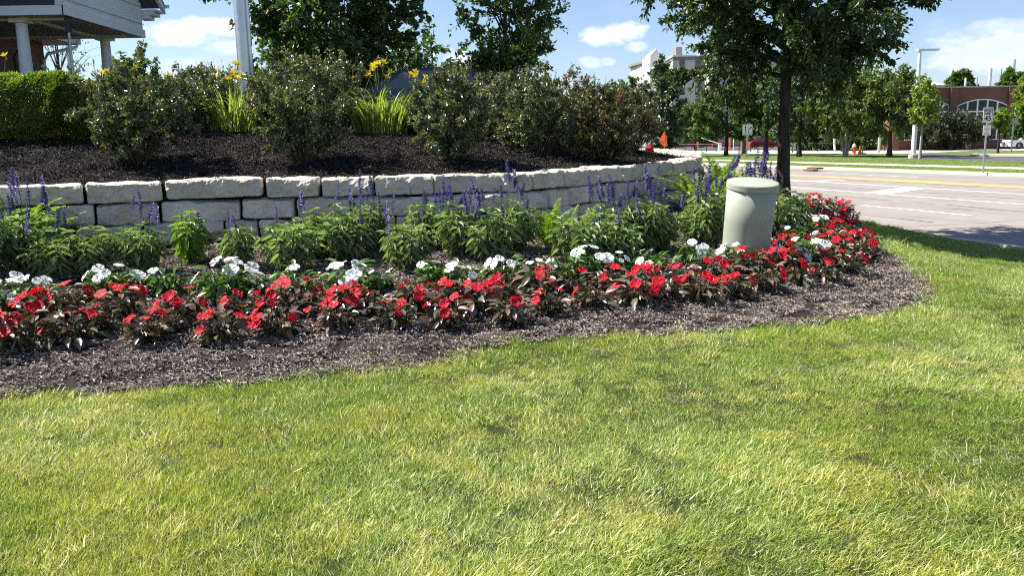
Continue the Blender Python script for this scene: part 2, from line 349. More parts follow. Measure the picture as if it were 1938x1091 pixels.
def grassmat():
    m, nt, b = newmat('lawn_blade'); b.inputs['Roughness'].default_value = .46; b.inputs['Specular IOR Level'].default_value = .4
    a = nt.nodes.new('ShaderNodeAttribute'); a.attribute_name = 'tint'
    green = ramp(nt, a.outputs['Fac'], [(0, (.05, .095, .022)), (.35, (.20, .285, .050)), (.80, (.40, .49, .115)), (.93, (.54, .55, .24)), (1, (.68, .66, .42))])
    yel = ramp(nt, a.outputs['Fac'], [(0, (.10, .13, .026)), (.35, (.37, .41, .065)), (.66, (.56, .56, .145)), (.80, (.56, .49, .22)), (1, (.68, .60, .34))])
    gp = nt.nodes.new('ShaderNodeNewGeometry'); sx_ = nt.nodes.new('ShaderNodeSeparateXYZ'); nt.links.new(gp.outputs['Position'], sx_.inputs[0]); dry = math_(nt, 'MULTIPLY', sx_.outputs[0], .13)
    n = tnoise(nt, .9, 6, .68); n2 = tnoise(nt, 4.5, 4, .6)
    f = math_(nt, 'ADD', math_(nt, 'MULTIPLY', math_(nt, 'SUBTRACT', n, .44), 7.0), math_(nt, 'SUBTRACT', math_(nt, 'MULTIPLY', math_(nt, 'SUBTRACT', n2, .5), 3.5), dry), True)
    c = mixc(nt, f, green, yel); nt.links.new(c, b.inputs['Base Color'])
    tr = nt.nodes.new('ShaderNodeBsdfTranslucent'); mx = nt.nodes.new('ShaderNodeMixShader'); mx.inputs[0].default_value = .32
    nt.links.new(mixc(nt, 1.0, c, (1.25, 1.45, .5), 'MULTIPLY'), tr.inputs[0]); nt.links.new(b.outputs[0], mx.inputs[1]); nt.links.new(tr.outputs[0], mx.inputs[2]); nt.links.new(mx.outputs[0], nt.nodes['Material Output'].inputs[0]); return m
M['blade'] = grassmat()
def groundgrass(name, a, c, sc=9):
    m, nt, b = newmat(name); b.inputs['Roughness'].default_value = .9; b.inputs['Specular IOR Level'].default_value = .15
    n = tnoise(nt, sc, 7, .7); n2 = tnoise(nt, .35, 4, .6); col = ramp(nt, n, [(.3, a), (.7, c)])
    col = mixc(nt, math_(nt, 'MULTIPLY', math_(nt, 'SUBTRACT', n2, .48, True), 2.5, True), col, (c[0]*1.35, c[1]*1.15, c[2]*1.2)); nt.links.new(col, b.inputs['Base Color']); bump(nt, b, tnoise(nt, 30, 5, .7), .7, .05); return m
M['thatch'] = groundgrass('lawn_thatch', (.016, .024, .007), (.050, .062, .018), 60)
M['far_grass'] = groundgrass('verge_grass', (.065, .10, .024), (.135, .18, .048), 14)
def concrete(name, a, c, scale=1.2, joint=0):
    m, nt, b = newmat(name); b.inputs['Roughness'].default_value = .88; b.inputs['Specular IOR Level'].default_value = .25
    n = tnoise(nt, scale, 6, .65); col = ramp(nt, n, [(.3, a), (.7, c)])
    n2 = tnoise(nt, 55, 3, .6); col = mixc(nt, math_(nt, 'MULTIPLY', n2, .35), col, tuple(v*.55 for v in a)); nt.links.new(col, b.inputs['Base Color']); bump(nt, b, n2, .3, .004); return m
def roadmat():
    m, nt, b = newmat('worn_concrete_road'); b.inputs['Roughness'].default_value = .86; b.inputs['Specular IOR Level'].default_value = .25
    g = nt.nodes.new('ShaderNodeNewGeometry'); rt = nt.nodes.new('ShaderNodeVectorRotate'); rt.rotation_type = 'Z_AXIS'; rt.inputs['Angle'].default_value = -math.radians(17); nt.links.new(g.outputs['Position'], rt.inputs['Vector'])
    mp = nt.nodes.new('ShaderNodeMapping'); mp.inputs['Scale'].default_value = (1.6, .10, 1); nt.links.new(rt.outputs[0], mp.inputs[0])
    n = tnoise(nt, 1.0, 6, .7); c = ramp(nt, n, [(.3, (.235, .210, .185)), (.7, (.32, .288, .252))])
    st = tnoise(nt, 1.0, 5, .6, mp.outputs[0]); c = mixc(nt, math_(nt, 'MULTIPLY', math_(nt, 'SUBTRACT', st, .46, True), 2.6, True), c, (.19, .178, .162))
    n2 = tnoise(nt, 55, 3, .6); c = mixc(nt, math_(nt, 'MULTIPLY', n2, .35), c, (.15, .14, .125))
    n3 = tnoise(nt, .55, 4, .6); c = mixc(nt, math_(nt, 'MULTIPLY', math_(nt, 'SUBTRACT', n3, .60, True), 4.0, True), c, (.15, .142, .13)); nt.links.new(c, b.inputs['Base Color']); bump(nt, b, n2, .3, .004); return m
M['road'] = roadmat()
M['kerb'] = concrete('kerb_concrete', (.48, .43, .35), (.58, .52, .43))
M['walk'] = concrete('sidewalk_concrete', (.50, .47, .41), (.62, .58, .50))
M['asphalt'] = concrete('asphalt', (.075, .075, .078), (.12, .12, .125))
M['joint'] = plain('road_joint_tar', (.10, .09, .085), .9, var=.2)
def pedmat():
    m, nt, b = newmat('sage_plastic'); b.inputs['Roughness'].default_value = .62; b.inputs['Specular IOR Level'].default_value = .3
    tc = nt.nodes.new('ShaderNodeTexCoord'); sx = nt.nodes.new('ShaderNodeSeparateXYZ'); nt.links.new(tc.outputs['Object'], sx.inputs[0])
    n = tnoise(nt, 5, 6, .65, tc.outputs['Object']); c = ramp(nt, n, [(.3, (.30, .325, .255)), (.7, (.355, .38, .30))])
    dirt = math_(nt, 'MULTIPLY', math_(nt, 'SUBTRACT', .22, sx.outputs[2], True), math_(nt, 'MULTIPLY', n, 3.2), True); c = mixc(nt, dirt, c, (.20, .18, .13)); nt.links.new(c, b.inputs['Base Color'])
    bump(nt, b, tnoise(nt, 60, 3, .5, tc.outputs['Object']), .06, .004); return m
M['ped'] = pedmat()
# ------------------------------------------------------------------ terrain
TH = math.radians(17.0)
def su(s, u): return (s*math.cos(TH)-u*math.sin(TH), s*math.sin(TH)+u*math.cos(TH))
def s_of(x, y): return x*math.cos(TH)+y*math.sin(TH)
def wp(px, d, py=330):
    q = at_y(px, py, d); return (float(q[0]), d)
WALLC = [(-9.2, 8.0), (-7.6, 7.95)]+[wp(px, d) for px, d in [(-60, 8.25), (70, 8.5), (300, 8.97), (500, 9.22), (700, 9.3), (850, 9.35), (1000, 9.75), (1100, 10.6), (1200, 11.9), (1280, 13.4), (1322, 15.0)]] + [(3.78, 16.6), (3.85, 18.2), (3.45, 19.8), (2.6, 20.8)]
def smooth_poly(P, n=10):
    P = np.array(P); Q = []
    for i in range(len(P)-1):
        p0 = P[max(i-1, 0)]; p1 = P[i]; p2 = P[i+1]; p3 = P[min(i+2, len(P)-1)]
        for t in np.arange(n)/n:
            Q.append(.5*((2*p1)+(-p0+p2)*t+(2*p0-5*p1+4*p2-p3)*t*t+(-p0+3*p1-3*p2+p3)*t**3))
    Q.append(P[-1]); return np.array(Q)
WL = smooth_poly(WALLC); ARC = np.r_[0, np.cumsum(np.hypot(*np.diff(WL, axis=0).T))]
def wall_at(a):
    x = np.interp(a, ARC, WL[:, 0]); y = np.interp(a, ARC, WL[:, 1]); return np.array([x, y])
WLC = [tuple(p) for p in WL[::3]]+[tuple(WL[-1])]
EXT = [(2.6, 20.8), (1.5, 23), (0.8, 30), (0, 62)]
def U(x, y):
    x = np.asarray(x, float); y = np.asarray(y, float); d = dist_poly(x, y, WLC)
    return 1.10+1.25*(1-np.exp(-d/6.4))*sstep(d, -1.5, 2.5)+.03*fbm(x*1.2, y*1.2, 5, 3)*sstep(d, .2, 1)
def H(x, y):
    x = np.asarray(x, float); y = np.asarray(y, float); d = dist_poly(x, y, WLC); e = dist_poly(x, y, EXT[1:])
    z = .47*np.clip(1-d/4.1, 0, 1)**1.1; z = np.maximum(z, 2.0*(1-sstep(e, 0, 6)))
    s = s_of(x, y); return z-.13*sstep(s, 6.5, 10.2)-.07*sstep(-y, -3.5, 3)
def mark(px, py, fn=H):
    d = ray(px, py); t = np.linspace(1.5, 60, 1500); P = EYE+d*t[:, None]; below = P[:, 2] < fn(P[:, 0], P[:, 1])
    i = int(np.argmax(below)) if below.any() else len(t)-1
    t = np.linspace(t[max(i-1, 0)], t[i], 40); P = EYE+d*t[:, None]; below = P[:, 2] < fn(P[:, 0], P[:, 1]); return P[int(np.argmax(below)) if below.any() else -1]

EDGEPX = [(-260, 775), (-120, 770), (0, 762), (130, 752), (280, 741), (380, 727), (500, 722), (620, 709), (740, 700), (840, 688), (900, 668), (960, 651), (1100, 641), (1250, 634), (1400, 627), (1480, 620), (1560, 610), (1650, 597), (1725, 583), (1762, 566), (1766, 548), (1745, 518), (1700, 487), (1650, 452), (1620, 425)]
EDGE = [tuple(mark(px, py)[:2]) for px, py in EDGEPX]
EDGE = [(-9.5, EDGE[0][1]-.05)]+EDGE+[(6.3, 17.3), (5.6, 19.8), (4.6, 22.0), (3.2, 22.6)]
UPPOLY = None
def off_wall(o, a0=0, a1=None, step=.25):
    a1 = ARC[-1] if a1 is None else a1; out = []
    for a in np.arange(a0, a1, step):
        p = wall_at(a); q = wall_at(min(a+.05, ARC[-1])); r = wall_at(max(a-.05, 0)); t = unit(q-r); out.append(tuple(p+o*np.array([-t[1], t[0]])))
    return out
UPPOLY = off_wall(.22)+[(1.5, 22), (0.6, 30), (0, 62), (-50, 62), (-50, 9.2)]
BEDPOLY = EDGE+[(2.6, 20.9)]+off_wall(.16)[::-1]
OUTPOLY = [(-50, -6)]+[su(10.42, u) for u in (-9.4, 0, 6, 12, 18, 24, 32, 45, 62)]+[(-25, 70), (-50, 70)]

def sheet(name, poly, pts, zfn, mats, kind='structure', drop=None, holes=None, **k):
    poly = [tuple(map(float, p)) for p in poly]
    dense = []
    for a, b in zip(poly, poly[1:]+poly[:1]):
        n = max(1, int(math.hypot(b[0]-a[0], b[1]-a[1])/.5)) if abs(a[0]) < 12 and abs(a[1]) < 30 else 1
        dense += [(a[0]+(b[0]-a[0])*i/n, a[1]+(b[1]-a[1])*i/n) for i in range(n)]
    pts = np.asarray(pts); pts = pts[inside(pts[:, 0], pts[:, 1], dense) & (dist_poly(pts[:, 0], pts[:, 1], dense+dense[:1]) > .03)]
    vs = [Vector(p) for p in dense]+[Vector((float(a), float(b))) for a, b in pts]; n = len(dense)
    r = delaunay_2d_cdt(vs, [(i, (i+1) % n) for i in range(n)], [], 1, 1e-5)
    V = np.array([tuple(v) for v in r[0]]); F = np.array([f for f in r[2]])
    c = V[F].mean(1)
    if holes:
        for h in holes: keep = ~inside(c[:, 0], c[:, 1], h); F = F[keep]; c = c[keep]
    z = zfn(V[:, 0], V[:, 1]); V3 = np.c_[V, z]
    a = V[F[:, 1]]-V[F[:, 0]]; b = V[F[:, 2]]-V[F[:, 0]]; flip = a[:, 0]*b[:, 1]-a[:, 1]*b[:, 0] < 0; F[flip] = F[flip][:, ::-1]
    m = MB(); m.add(V3, F); return m.obj(name, mats, smooth=True, kind=kind, **k)
def jit(x0, x1, y0, y1, st):
    X, Y = np.meshgrid(np.arange(x0, x1, st), np.arange(y0, y1, st)); P = np.c_[X.ravel(), Y.ravel()]; return P+RG.uniform(-.3, .3, P.shape)*st
def lumps(x, y): return .035*fbm(x*.9, y*.9, 1, 3)+.012*fbm(x*4, y*4, 2, 2)
near_lawn = np.vstack([jit(-8, 12, -3, 8, .22), jit(2, 12, 8, 24, .4), jit(-48, 12, -5, 60, 2.5)])
sheet('lawn', OUTPOLY, near_lawn, lambda x, y: H(x, y)+lumps(x, y), M['thatch'], holes=[BEDPOLY, UPPOLY])
sheet('lower_mulch_bed', BEDPOLY, jit(-9.5, 8, 4, 23, .16), lambda x, y: H(x, y)+lumps(x, y)*(1-sstep(dist_poly(x, y, EDGE), 0, .5))+.006+.03*fbm(x*3, y*3, 4, 3)*sstep(dist_poly(x, y, EDGE), 0, .4), M['mulch'])
sheet('upper_mulch_bed', UPPOLY, np.vstack([jit(-10, 4, 8.5, 22, .22), jit(-50, 2, 9, 62, 2.5)]), U, M['mulch_dark'])

def flat(name, poly, z, m, thick=None, kind='structure', **k):
    b = MB()
    if thick: b.prism(poly, 'z', z-thick, z)
    else: b.add([(x, y, z) for x, y in poly], [list(range(len(poly)))])
    return b.obj(name, m, kind=kind, **k)
def strip(name, s0, s1, z, m, u0_=-30, u1=260, thick=None, **k): return flat(name, [su(s0, u0_), su(s1, u0_), su(s1, u1), su(s0, u1)], z, m, thick, **k)
flat('ground', [(-900, -300), (900, -300), (900, 1500), (-900, 1500)], -.35, M['far_grass'])
ZR = -.10
strip('road', 10.6, 28.0, ZR, M['road'], thick=.2)
strip('near_kerb', 10.44, 10.6, -.092, M['kerb'], thick=.25)
strip('far_kerb', 28.0, 28.35, .03, M['kerb'], thick=.3)
strip('far_verge', 28.35, 31.2, .035, M['far_grass'], thick=.25)
strip('far_sidewalk', 31.2, 32.9, .05, M['walk'], thick=.25)
strip('far_lawn', 32.9, 120, .03, M['far_grass'], u0_=-60, thick=.25)
zm = ZR+.005
def roadquad(name, q, m, z=zm, **k): return flat(name, [su(*p) for p in q], z, m, **k)
K = 'structure'
for a, b in ((7, 10.2), (-6, -2.6), (20.4, 23.6), (34, 37)): roadquad('lane_dash_line', [(13.75, a-7), (13.89, a-7), (13.89, b-7), (13.75, b-7)], M['white_road'])
strip('solid_lane_line', 16.92, 17.10, zm, M['white_road'], -30, 120)
strip('turn_lane_line', 19.85, 20.02, zm, M['white_road'], -30, 120)
roadquad('taper_line', [(19.2, 26.6), (21.4, 26.6), (21.4, 27.0), (19.2, 27.0)], M['white_road'], zm+.004)
roadquad('stop_bar', [(17.12, 19.5), (19.83, 21.0), (19.83, 21.9), (17.12, 20.4)], M['white_road'])
strip('worn_median_band', 22.0, 23.15, zm, M['yellow_worn'], -30, 140)
strip('median_yellow_line', 22.02, 22.16, zm+.004, M['yellow_road'], -30, 140)
strip('median_yellow_line', 23.0, 23.14, zm+.004, M['yellow_road'], -30, 140)
for u in (-14, -4, 4, 13.5, 22.5, 33, 45, 60): roadquad('median_hatch', [(22.17, u), (22.17, u+2.4), (22.99, u+3.6), (22.99, u+1.2)], M['yellow_road'], zm+.004)
for u in (12.5, 27, 41, -2): roadquad('far_lane_dash_line', [(25.0, u), (25.14, u), (25.14, u+5.5), (25.0, u+5.5)], M['white_road'])
b = MB()
rj = np.random.default_rng(5)
for s0 in (12.15, 15.45, 18.4, 21.6, 26.6):
    P = [(s0+.05*math.sin(u*1.7)+.02*rj.normal(), u) for u in np.arange(-25, 90, .8)]
    for (a, u1), (c, u2) in zip(P, P[1:]):
        if rj.random() < .72: w = rj.uniform(.008, .022); b.add([(*su(a-w, u1), zm), (*su(a+w, u1), zm), (*su(c+w, u2), zm), (*su(c-w, u2), zm)], [[0, 1, 2, 3]])
for k in range(22):
    u = -20+k*4.6; P = [(s, u+.02*rj.normal()) for s in np.arange(10.7, 28, .7)]
    for (a, u1), (c, u2) in zip(P, P[1:]): b.add([(*su(a, u1-.008), zm-.002), (*su(c, u2-.008), zm-.002), (*su(c, u2+.008), zm-.002), (*su(a, u1+.008), zm-.002)], [[0, 1, 2, 3]])
for k in range(26):
    s0, u0__ = rj.uniform(11, 16), rj.uniform(-2, 30); w = rj.uniform(.03, .07); l = rj.uniform(.2, .8)
    b.add([(*su(s0, u0__), zm-.0015), (*su(s0+w, u0__), zm-.0015), (*su(s0+w*.6, u0__+l), zm-.0015), (*su(s0, u0__+l), zm-.0015)], [[0, 1, 2, 3]])
b.obj('pavement_joints', M['joint'], kind='structure')
# far drives, parking
def pxpoly(name, pp, z, m, thick=None, **k): return flat(name, [tuple(at_z(px, py, z)[:2]) for px, py in pp], z, m, thick, **k)
pxpoly('access_drive', [(1180, 292.5), (1340, 291.0), (1500, 291.0), (1720, 291.0), (1850, 284.5), (2100, 284.5), (2100, 281.0), (1850, 281.5), (1650, 284.5), (1500, 284.2), (1180, 284.8)], .045, M['walk'])
pxpoly('parking_lot', [(1722, 300.5), (1942, 309.5), (2150, 315), (2150, 292.6), (1840, 292.6), (1722, 289.5)], .042, M['asphalt'])
pxpoly('parking_island_kerb', [(1836, 292.4), (2150, 292.8), (2150, 289.3), (1846, 289.6)], .17, M['kerb'], thick=.14)
pxpoly('parking_island_grass', [(1842, 290.9), (2150, 291.2), (2150, 289.45), (1850, 289.6)], .18, M['far_grass'])
pxpoly('back_lawn', [(1700, 281.2), (2150, 280.6), (2150, 276), (1700, 276)], .06, M['far_grass'])
pxpoly('distant_parking', [(1180, 283.6), (1500, 282.4), (1700, 280.9), (1700, 274.0), (1180, 276.5)], .048, M['asphalt'])

# ------------------------------------------------------------------ retaining wall
def stone_mesh(L, h, dep, k):
    nx, nz, ny = max(4, int(L/.026)), 10, 5; rr = np.random.default_rng(k); NP = int(3+L*7); PA, PC, PX, PZ, PO = rr.normal(0, .48, NP), rr.normal(0, .62, NP), rr.uniform(-L/2, L/2, NP), rr.uniform(-h/2, h/2, NP), rr.uniform(.0, .03, NP); hx, hz = L/2, h/2; m = MB()
    def proc(q):
        q = q.copy(); n = (np.abs(q[:, 0])**(24+30*L)+np.abs(q[:, 1])**16+np.abs(q[:, 2])**16)**(1/18.); q /= np.maximum(n, 1e-6)[:, None]**1.0
        p = q*np.array([hx, dep/2, hz]); fx = p[:, 0]; fz = p[:, 2]; fr = sstep(np.abs(q[:, 1]), .2, .95); sg = np.where(q[:, 1] > 0, -1., 1.)
        pl = (PO+PA*(fx[:, None]-PX)+PC*(fz[:, None]-PZ)).min(1); d = np.clip(pl, -.05, .035)+.022*fbm(fx*7+k*3.1, fz*9+p[:, 1]*2, k % 7, 3)+.036*fbm(fx*19, fz*24+p[:, 1]*9, 3, 2); p[:, 1] -= sg*fr*(d+.012); p[:, 2] += .024*fbm(fx*5+k, p[:, 1]*5, 9, 3)*np.where(p[:, 2] > 0, 1, .3); p[:, 0] += .012*fbm(fz*9+k, p[:, 1]*7, 2, 2)
        edge = sstep(np.abs(q[:, 2]), .8, 1)*fr; p[:, 1] += sg*edge*np.where(fz > 0, .10, .05)*np.clip(fbm(fx*8+k*2, fz*.1, 6, 3)+.16, 0, 1); p[:, 2] -= sstep(q[:, 2], .8, 1)*fr*.05*np.clip(fbm(fx*6+k*5, fz*.1, 8, 3)+.05, 0, 1)
        return p
    def face(f, na, nb):
        A, B = np.meshgrid(np.linspace(-1, 1, na+1), np.linspace(-1, 1, nb+1), indexing='ij'); V = proc(np.stack(f(A.ravel(), B.ravel()), 1))
        i = np.arange(na)[:, None]*(nb+1)+np.arange(nb)[None]; i = i.ravel(); m.add(V, np.stack([i, i+nb+1, i+nb+2, i+1], 1))
    o = lambda a: np.ones_like(a)
    face(lambda a, b: (a, -o(a), b), nx, nz); face(lambda a, b: (a, b, o(a)), nx, ny); face(lambda a, b: (a, o(a), b), nx, nz)
    face(lambda a, b: (-o(a), -a, b), ny, nz); face(lambda a, b: (o(a), a, b), ny, nz)
    return m.mesh('stone', M['stone'])
def project(x, y, z):
    v = np.stack([x, y, z-EYE[2]+0*x], -1); dd = v@fw; return CX+FPX*(v@RIGHT)/dd, CY-FPX*(v@UP)/dd
PXA = project(WL[:, 0], WL[:, 1], 1.1)[0]; iend = int(np.argmax(PXA)); 
def arc_px(px): return float(np.interp(px, PXA[:iend+1], ARC[:iend+1]))
courses = [[-70, 20, 160, 308, 498, 603, 705, 822, 953, 1012, 1073, 1139, 1183, 1221, 1252, 1280, 1303, 1322],
           [-40, 80, 177, 298, 452, 556, 661, 806, 882, 962, 1040, 1120, 1162, 1205, 1237, 1268, 1298, 1320],
           [-90, 10, 133, 262, 345, 418, 485, 545, 640, 745, 830, 920, 1010, 1098, 1165, 1200, 1243, 1286, 1316],
           [-60, 40, 110, 240, 310, 395, 460, 600, 700, 790, 870, 990, 1070, 1140, 1190, 1220, 1265, 1300]]
wall = thing('retaining_wall', 'curved dry-laid wall of rough split limestone blocks holding up the mulched shrub bed', 'retaining wall', (0, 0, 0))
rw = np.random.default_rng(21); HC = .224
def ztop(a): return 1.165+.15*float(sstep(a, arc_px(1270), ARC[-1]-1))
kk = 0
for ci, c in enumerate(courses):
    bounds = sorted(arc_px(p) for p in c)
    a = bounds[0]
    while a > .3: a -= rw.uniform(.45, .85); bounds.insert(0, max(a, 0))
    a = bounds[-1]
    while a < ARC[-1]-.3: a += rw.uniform(.42, .75); bounds.append(min(a, ARC[-1]))
    for a0, a1 in zip(bounds, bounds[1:]):
        if a1-a0 < .12: continue
        A, B = wall_at(a0), wall_at(a1); d = B-A; L = float(np.hypot(*d)); hh = HC+rw.uniform(-.006, .004); dep = .40+rw.uniform(-.03, .03)
        t = d/L; nrm = np.array([-t[1], t[0]]); mid = (A+B)/2+nrm*(dep/2+.018*ci*-1+rw.uniform(-.014, .014)); zt = ztop((a0+a1)/2)-HC*ci+(rw.uniform(-.008, .014) if ci == 0 else rw.uniform(-.006, .006))
        kk += 1; o = link('stone', stone_mesh(L-rw.uniform(.012, .03), hh-rw.uniform(.004, .014), dep, kk), wall, (mid[0], mid[1], zt-hh/2), (rw.normal()*.025, rw.normal()*.012, math.atan2(t[1], t[0])+rw.normal()*.022))
m = MB(); i0 = off_wall(.24, 0, None, .2); n = len(i0)
m.add([(x, y, -.2) for x, y in i0]+[(x, y, 1.12) for x, y in i0], [[i, i+1, n+i+1, n+i] for i in range(n-1)]); m.obj('backfill', M['mulch_dark'], wall)

# ------------------------------------------------------------------ scattered ground cover (instanced clumps)
def clump_coll(name, meshes):
    c = bpy.data.collections.new(name)
    for i, me in enumerate(meshes):
        o = bpy.data.objects.new('%s_%02d' % (name, i), me); c.objects.link(o)
    return c
def scatter(name, P, rot, scl, idx, coll, label, cat):
    me = bpy.data.meshes.new(name); me.vertices.add(len(P)); me.vertices.foreach_set('co', np.asarray(P, float).ravel())
    a = me.attributes.new('rot', 'FLOAT_VECTOR', 'POINT'); a.data.foreach_set('vector', np.asarray(rot, np.float32).ravel())
    a = me.attributes.new('scl', 'FLOAT', 'POINT'); a.data.foreach_set('value', np.asarray(scl, np.float32)); a = me.attributes.new('idx', 'INT', 'POINT'); a.data.foreach_set('value', np.asarray(idx, np.int32))
    o = link(name, me, kind='stuff', label=label, cat=cat)
    ng = bpy.data.node_groups.new(name, 'GeometryNodeTree'); ng.interface.new_socket('Geometry', in_out='INPUT', socket_type='NodeSocketGeometry'); ng.interface.new_socket('Geometry', in_out='OUTPUT', socket_type='NodeSocketGeometry')
    N, L = ng.nodes, ng.links; gi = N.new('NodeGroupInput'); go = N.new('NodeGroupOutput'); mp = N.new('GeometryNodeMeshToPoints'); ip = N.new('GeometryNodeInstanceOnPoints'); ci = N.new('GeometryNodeCollectionInfo')
    ci.inputs['Collection'].default_value = coll; ci.inputs['Separate Children'].default_value = True; ci.inputs['Reset Children'].default_value = True; ip.inputs['Pick Instance'].default_value = True
    def at(nm, t): n = N.new('GeometryNodeInputNamedAttribute'); n.data_type = t; n.inputs[0].default_value = nm; return n.outputs[0]
    L.new(gi.outputs[0], mp.inputs['Mesh']); L.new(mp.outputs[0], ip.inputs['Points']); L.new(ci.outputs[0], ip.inputs['Instance']); L.new(at('idx', 'INT'), ip.inputs['Instance Index'])
    L.new(at('rot', 'FLOAT_VECTOR'), ip.inputs['Rotation']); L.new(at('scl', 'FLOAT'), ip.inputs['Scale']); L.new(ip.outputs[0], go.inputs[0])
    md = o.modifiers.new('scatter', 'NODES'); md.node_group = ng; return o
def blade_clump(n, r, h0, h1, w, lean, bend, rg, tb=0.0):
    m = MB(); a = rg.uniform(0, 2*math.pi, n); q = np.sqrt(rg.random(n))*r; P = np.c_[q*np.cos(a), q*np.sin(a), np.full(n, -.012)]
    h = rg.uniform(h0, h1, n); az = rg.normal(0, 1.25, n); tl = lean+rg.normal(0, .28, n)
    D = np.c_[np.sin(tl)*np.cos(az), np.sin(tl)*np.sin(az), np.cos(tl)]; bd = np.c_[np.cos(az), np.sin(az), -.35*np.ones(n)]*(bend*rg.uniform(.3, 1.6, n))[:, None]
    sa = rg.uniform(0, math.pi, n); Sd = np.c_[np.cos(sa), np.sin(sa), np.zeros(n)]*(w*rg.uniform(.6, 1.2, n)/2)[:, None]; h = h[:, None]
    p1 = P+D*h*.5+bd*h*.16; p2 = P+D*h+bd*h*.6
    V = np.stack([P-Sd, P+Sd, p1+Sd*.85, p1-Sd*.85, p2], 1).reshape(-1, 3); b = np.arange(n)[:, None]*5
    t = np.repeat(np.clip(rg.random(n)+tb, 0, 1), 5); m.add(V, b+[0, 1, 2, 3], t); m.F.append(b+[3, 2, 4]); m.MI.append(np.zeros(n)); return m.mesh('grass_clump', M['blade'])
rg = np.random.default_rng(11)
gc = [blade_clump(80, .07, .016, .040, .0034, .40, .30, rg) for _ in range(5)]+[blade_clump(70, .075, .022, .052, .0036, .80, .4, rg, .02) for _ in range(5)]+[blade_clump(44, .07, .03, .075, .0036, .5, .7, rg, .09) for _ in range(3)]
grass_c = clump_coll('grass_clump', gc)
def cand(n, x0, x1, y0, y1): return rg.uniform(x0, x1, n), rg.uniform(y0, y1, n)
xs, ys = [], []
for (x0, x1, y0, y1, dens) in ((-4.3, 4.3, 1.9, 4.0, 850), (-5.5, 5.5, 4.0, 6.5, 640), (-.5, 7.5, 6.5, 9.5, 460), (3, 9.5, 9.5, 20, 300)):
    x, y = cand(int((x1-x0)*(y1-y0)*dens), x0, x1, y0, y1); k = (np.abs(x) < .70*y+.9); xs.append(x[k]); ys.append(y[k])
x = np.concatenate(xs); y = np.concatenate(ys)
inb = inside(x, y, BEDPOLY); de = dist_poly(x, y, EDGE); k = (~inb | ((de < .05+.10*np.clip(fbm(x*5, y*5, 41, 2)+.2, 0, 1)) & (rg.random(len(x)) < .7))) & (s_of(x, y) < 10.42); x, y, de = x[k], y[k], de[k]
k = rg.random(len(x)) > .32*sstep(fbm(x*7, y*7, 71, 2), .02, .30); x, y, de = x[k], y[k], de[k]
flow = 2*math.pi*fbm(x*.55, y*.55, 12, 2)*1.2+.5*fbm(x*2.5, y*2.5, 14, 2)+.6; flow += 1.1*np.sin(de*2*math.pi/1.05+.6*fbm(x*.6, y*.6, 51, 2))*sstep(fbm(x*.35, y*.35, 52, 2), -.35, .2); lay = sstep(fbm(x*.8, y*.8, 16, 3)+.12*sstep(5.5-y, -1, 3), -.12, .3)
n = len(x); idx = np.where(rg.random(n) < lay*.8, rg.integers(5, 10, n), rg.integers(0, 5, n)); idx = np.where(rg.random(n) < .022+.10*(de < .2), rg.integers(10, 13, n), idx)
rot = np.c_[rg.normal(0, .12, n), rg.normal(0, .12, n), flow+rg.normal(0, .7, n)]
scl = rg.uniform(.75, 1.15, n)*(1+.25*sstep(y, 6, 14))*(1+.3*(de < .25))*(.74+.55*(fbm(x*1.6, y*1.6, 18, 3)+.5))*(.85+.7*np.clip(fbm(x*9, y*9, 73, 2)+.3, 0, .6))
scatter('lawn_grass', np.c_[x, y, H(x, y)+lumps(x, y)], rot, scl, idx, grass_c, 'mown sunlit lawn with yellowing patches in front of the flower bed', 'grass')
NGRASS = n

def chip_clump(n, r, l0, l1, w, rg, mat_, straw=.12, tb=0):
    m = MB(); a = rg.uniform(0, 6.283, n); q = np.sqrt(rg.random(n))*r; P = np.c_[q*np.cos(a), q*np.sin(a), rg.uniform(.0, .016, n)]
    az = rg.uniform(0, 6.283, n); e = rg.normal(0, .25, n); D = np.c_[np.cos(az)*np.cos(e), np.sin(az)*np.cos(e), np.sin(e)]; N_ = unit(np.c_[rg.normal(0, .5, (n, 2)), np.ones(n)])
    st = rg.random(n) < straw; Lg = np.where(st, rg.uniform(l1, l1*2.2, n), rg.uniform(l0, l1, n)); Wd = np.where(st, w*.28, w*rg.uniform(.5, 1.3, n)); t = np.where(st, rg.uniform(.82, 1, n), np.clip(rg.random(n)*.86+tb, 0, 1))
    m.leaves(P-D*Lg[:, None]/2, D, N_, Lg, Wd, .25, t, curl=.04); return m.mesh('mulch_clump', mat_)
mc = clump_coll('mulch_clump', [chip_clump(54, .085, .014, .048, .0095, rg, M['chips'], s) for s in (.03, .05, .09, .14, .24, .36)])
x, y = cand(26000, -6.5, 7.2, 4.6, 17); k = inside(x, y, BEDPOLY) & (np.abs(x) < .7*y+.8) & (rg.random(len(x)) < np.where(y < 9, 1, .5)); x, y = x[k], y[k]; n = len(x)
sb = sstep(fbm(x*1.1, y*1.1, 30, 3), -.15, .3)*sstep(5.2-dist_poly(x, y, EDGE), 3.9, 4.9); idx = np.clip((sb*4.5+1.2*(dist_poly(x, y, EDGE) < .9)+rg.normal(0, .8, n)).astype(int), 0, 5)
scatter('mulch_shreds', np.c_[x, y, H(x, y)+lumps(x, y)*(1-sstep(dist_poly(x, y, EDGE), 0, .5))+.012+.03*fbm(x*3, y*3, 4, 3)*sstep(dist_poly(x, y, EDGE), 0, .4)], np.c_[rg.normal(0, .1, (n, 2)), rg.uniform(0, 6.28, n)], rg.uniform(.8, 1.25, n), idx, mc, 'brown shredded bark mulch with dry straw strands along the lawn edge', 'mulch')
mc2 = clump_coll('dark_mulch_clump', [chip_clump(60, .12, .014, .035, .013, rg, M['chips_dark'], .03, .04) for s in range(4)])
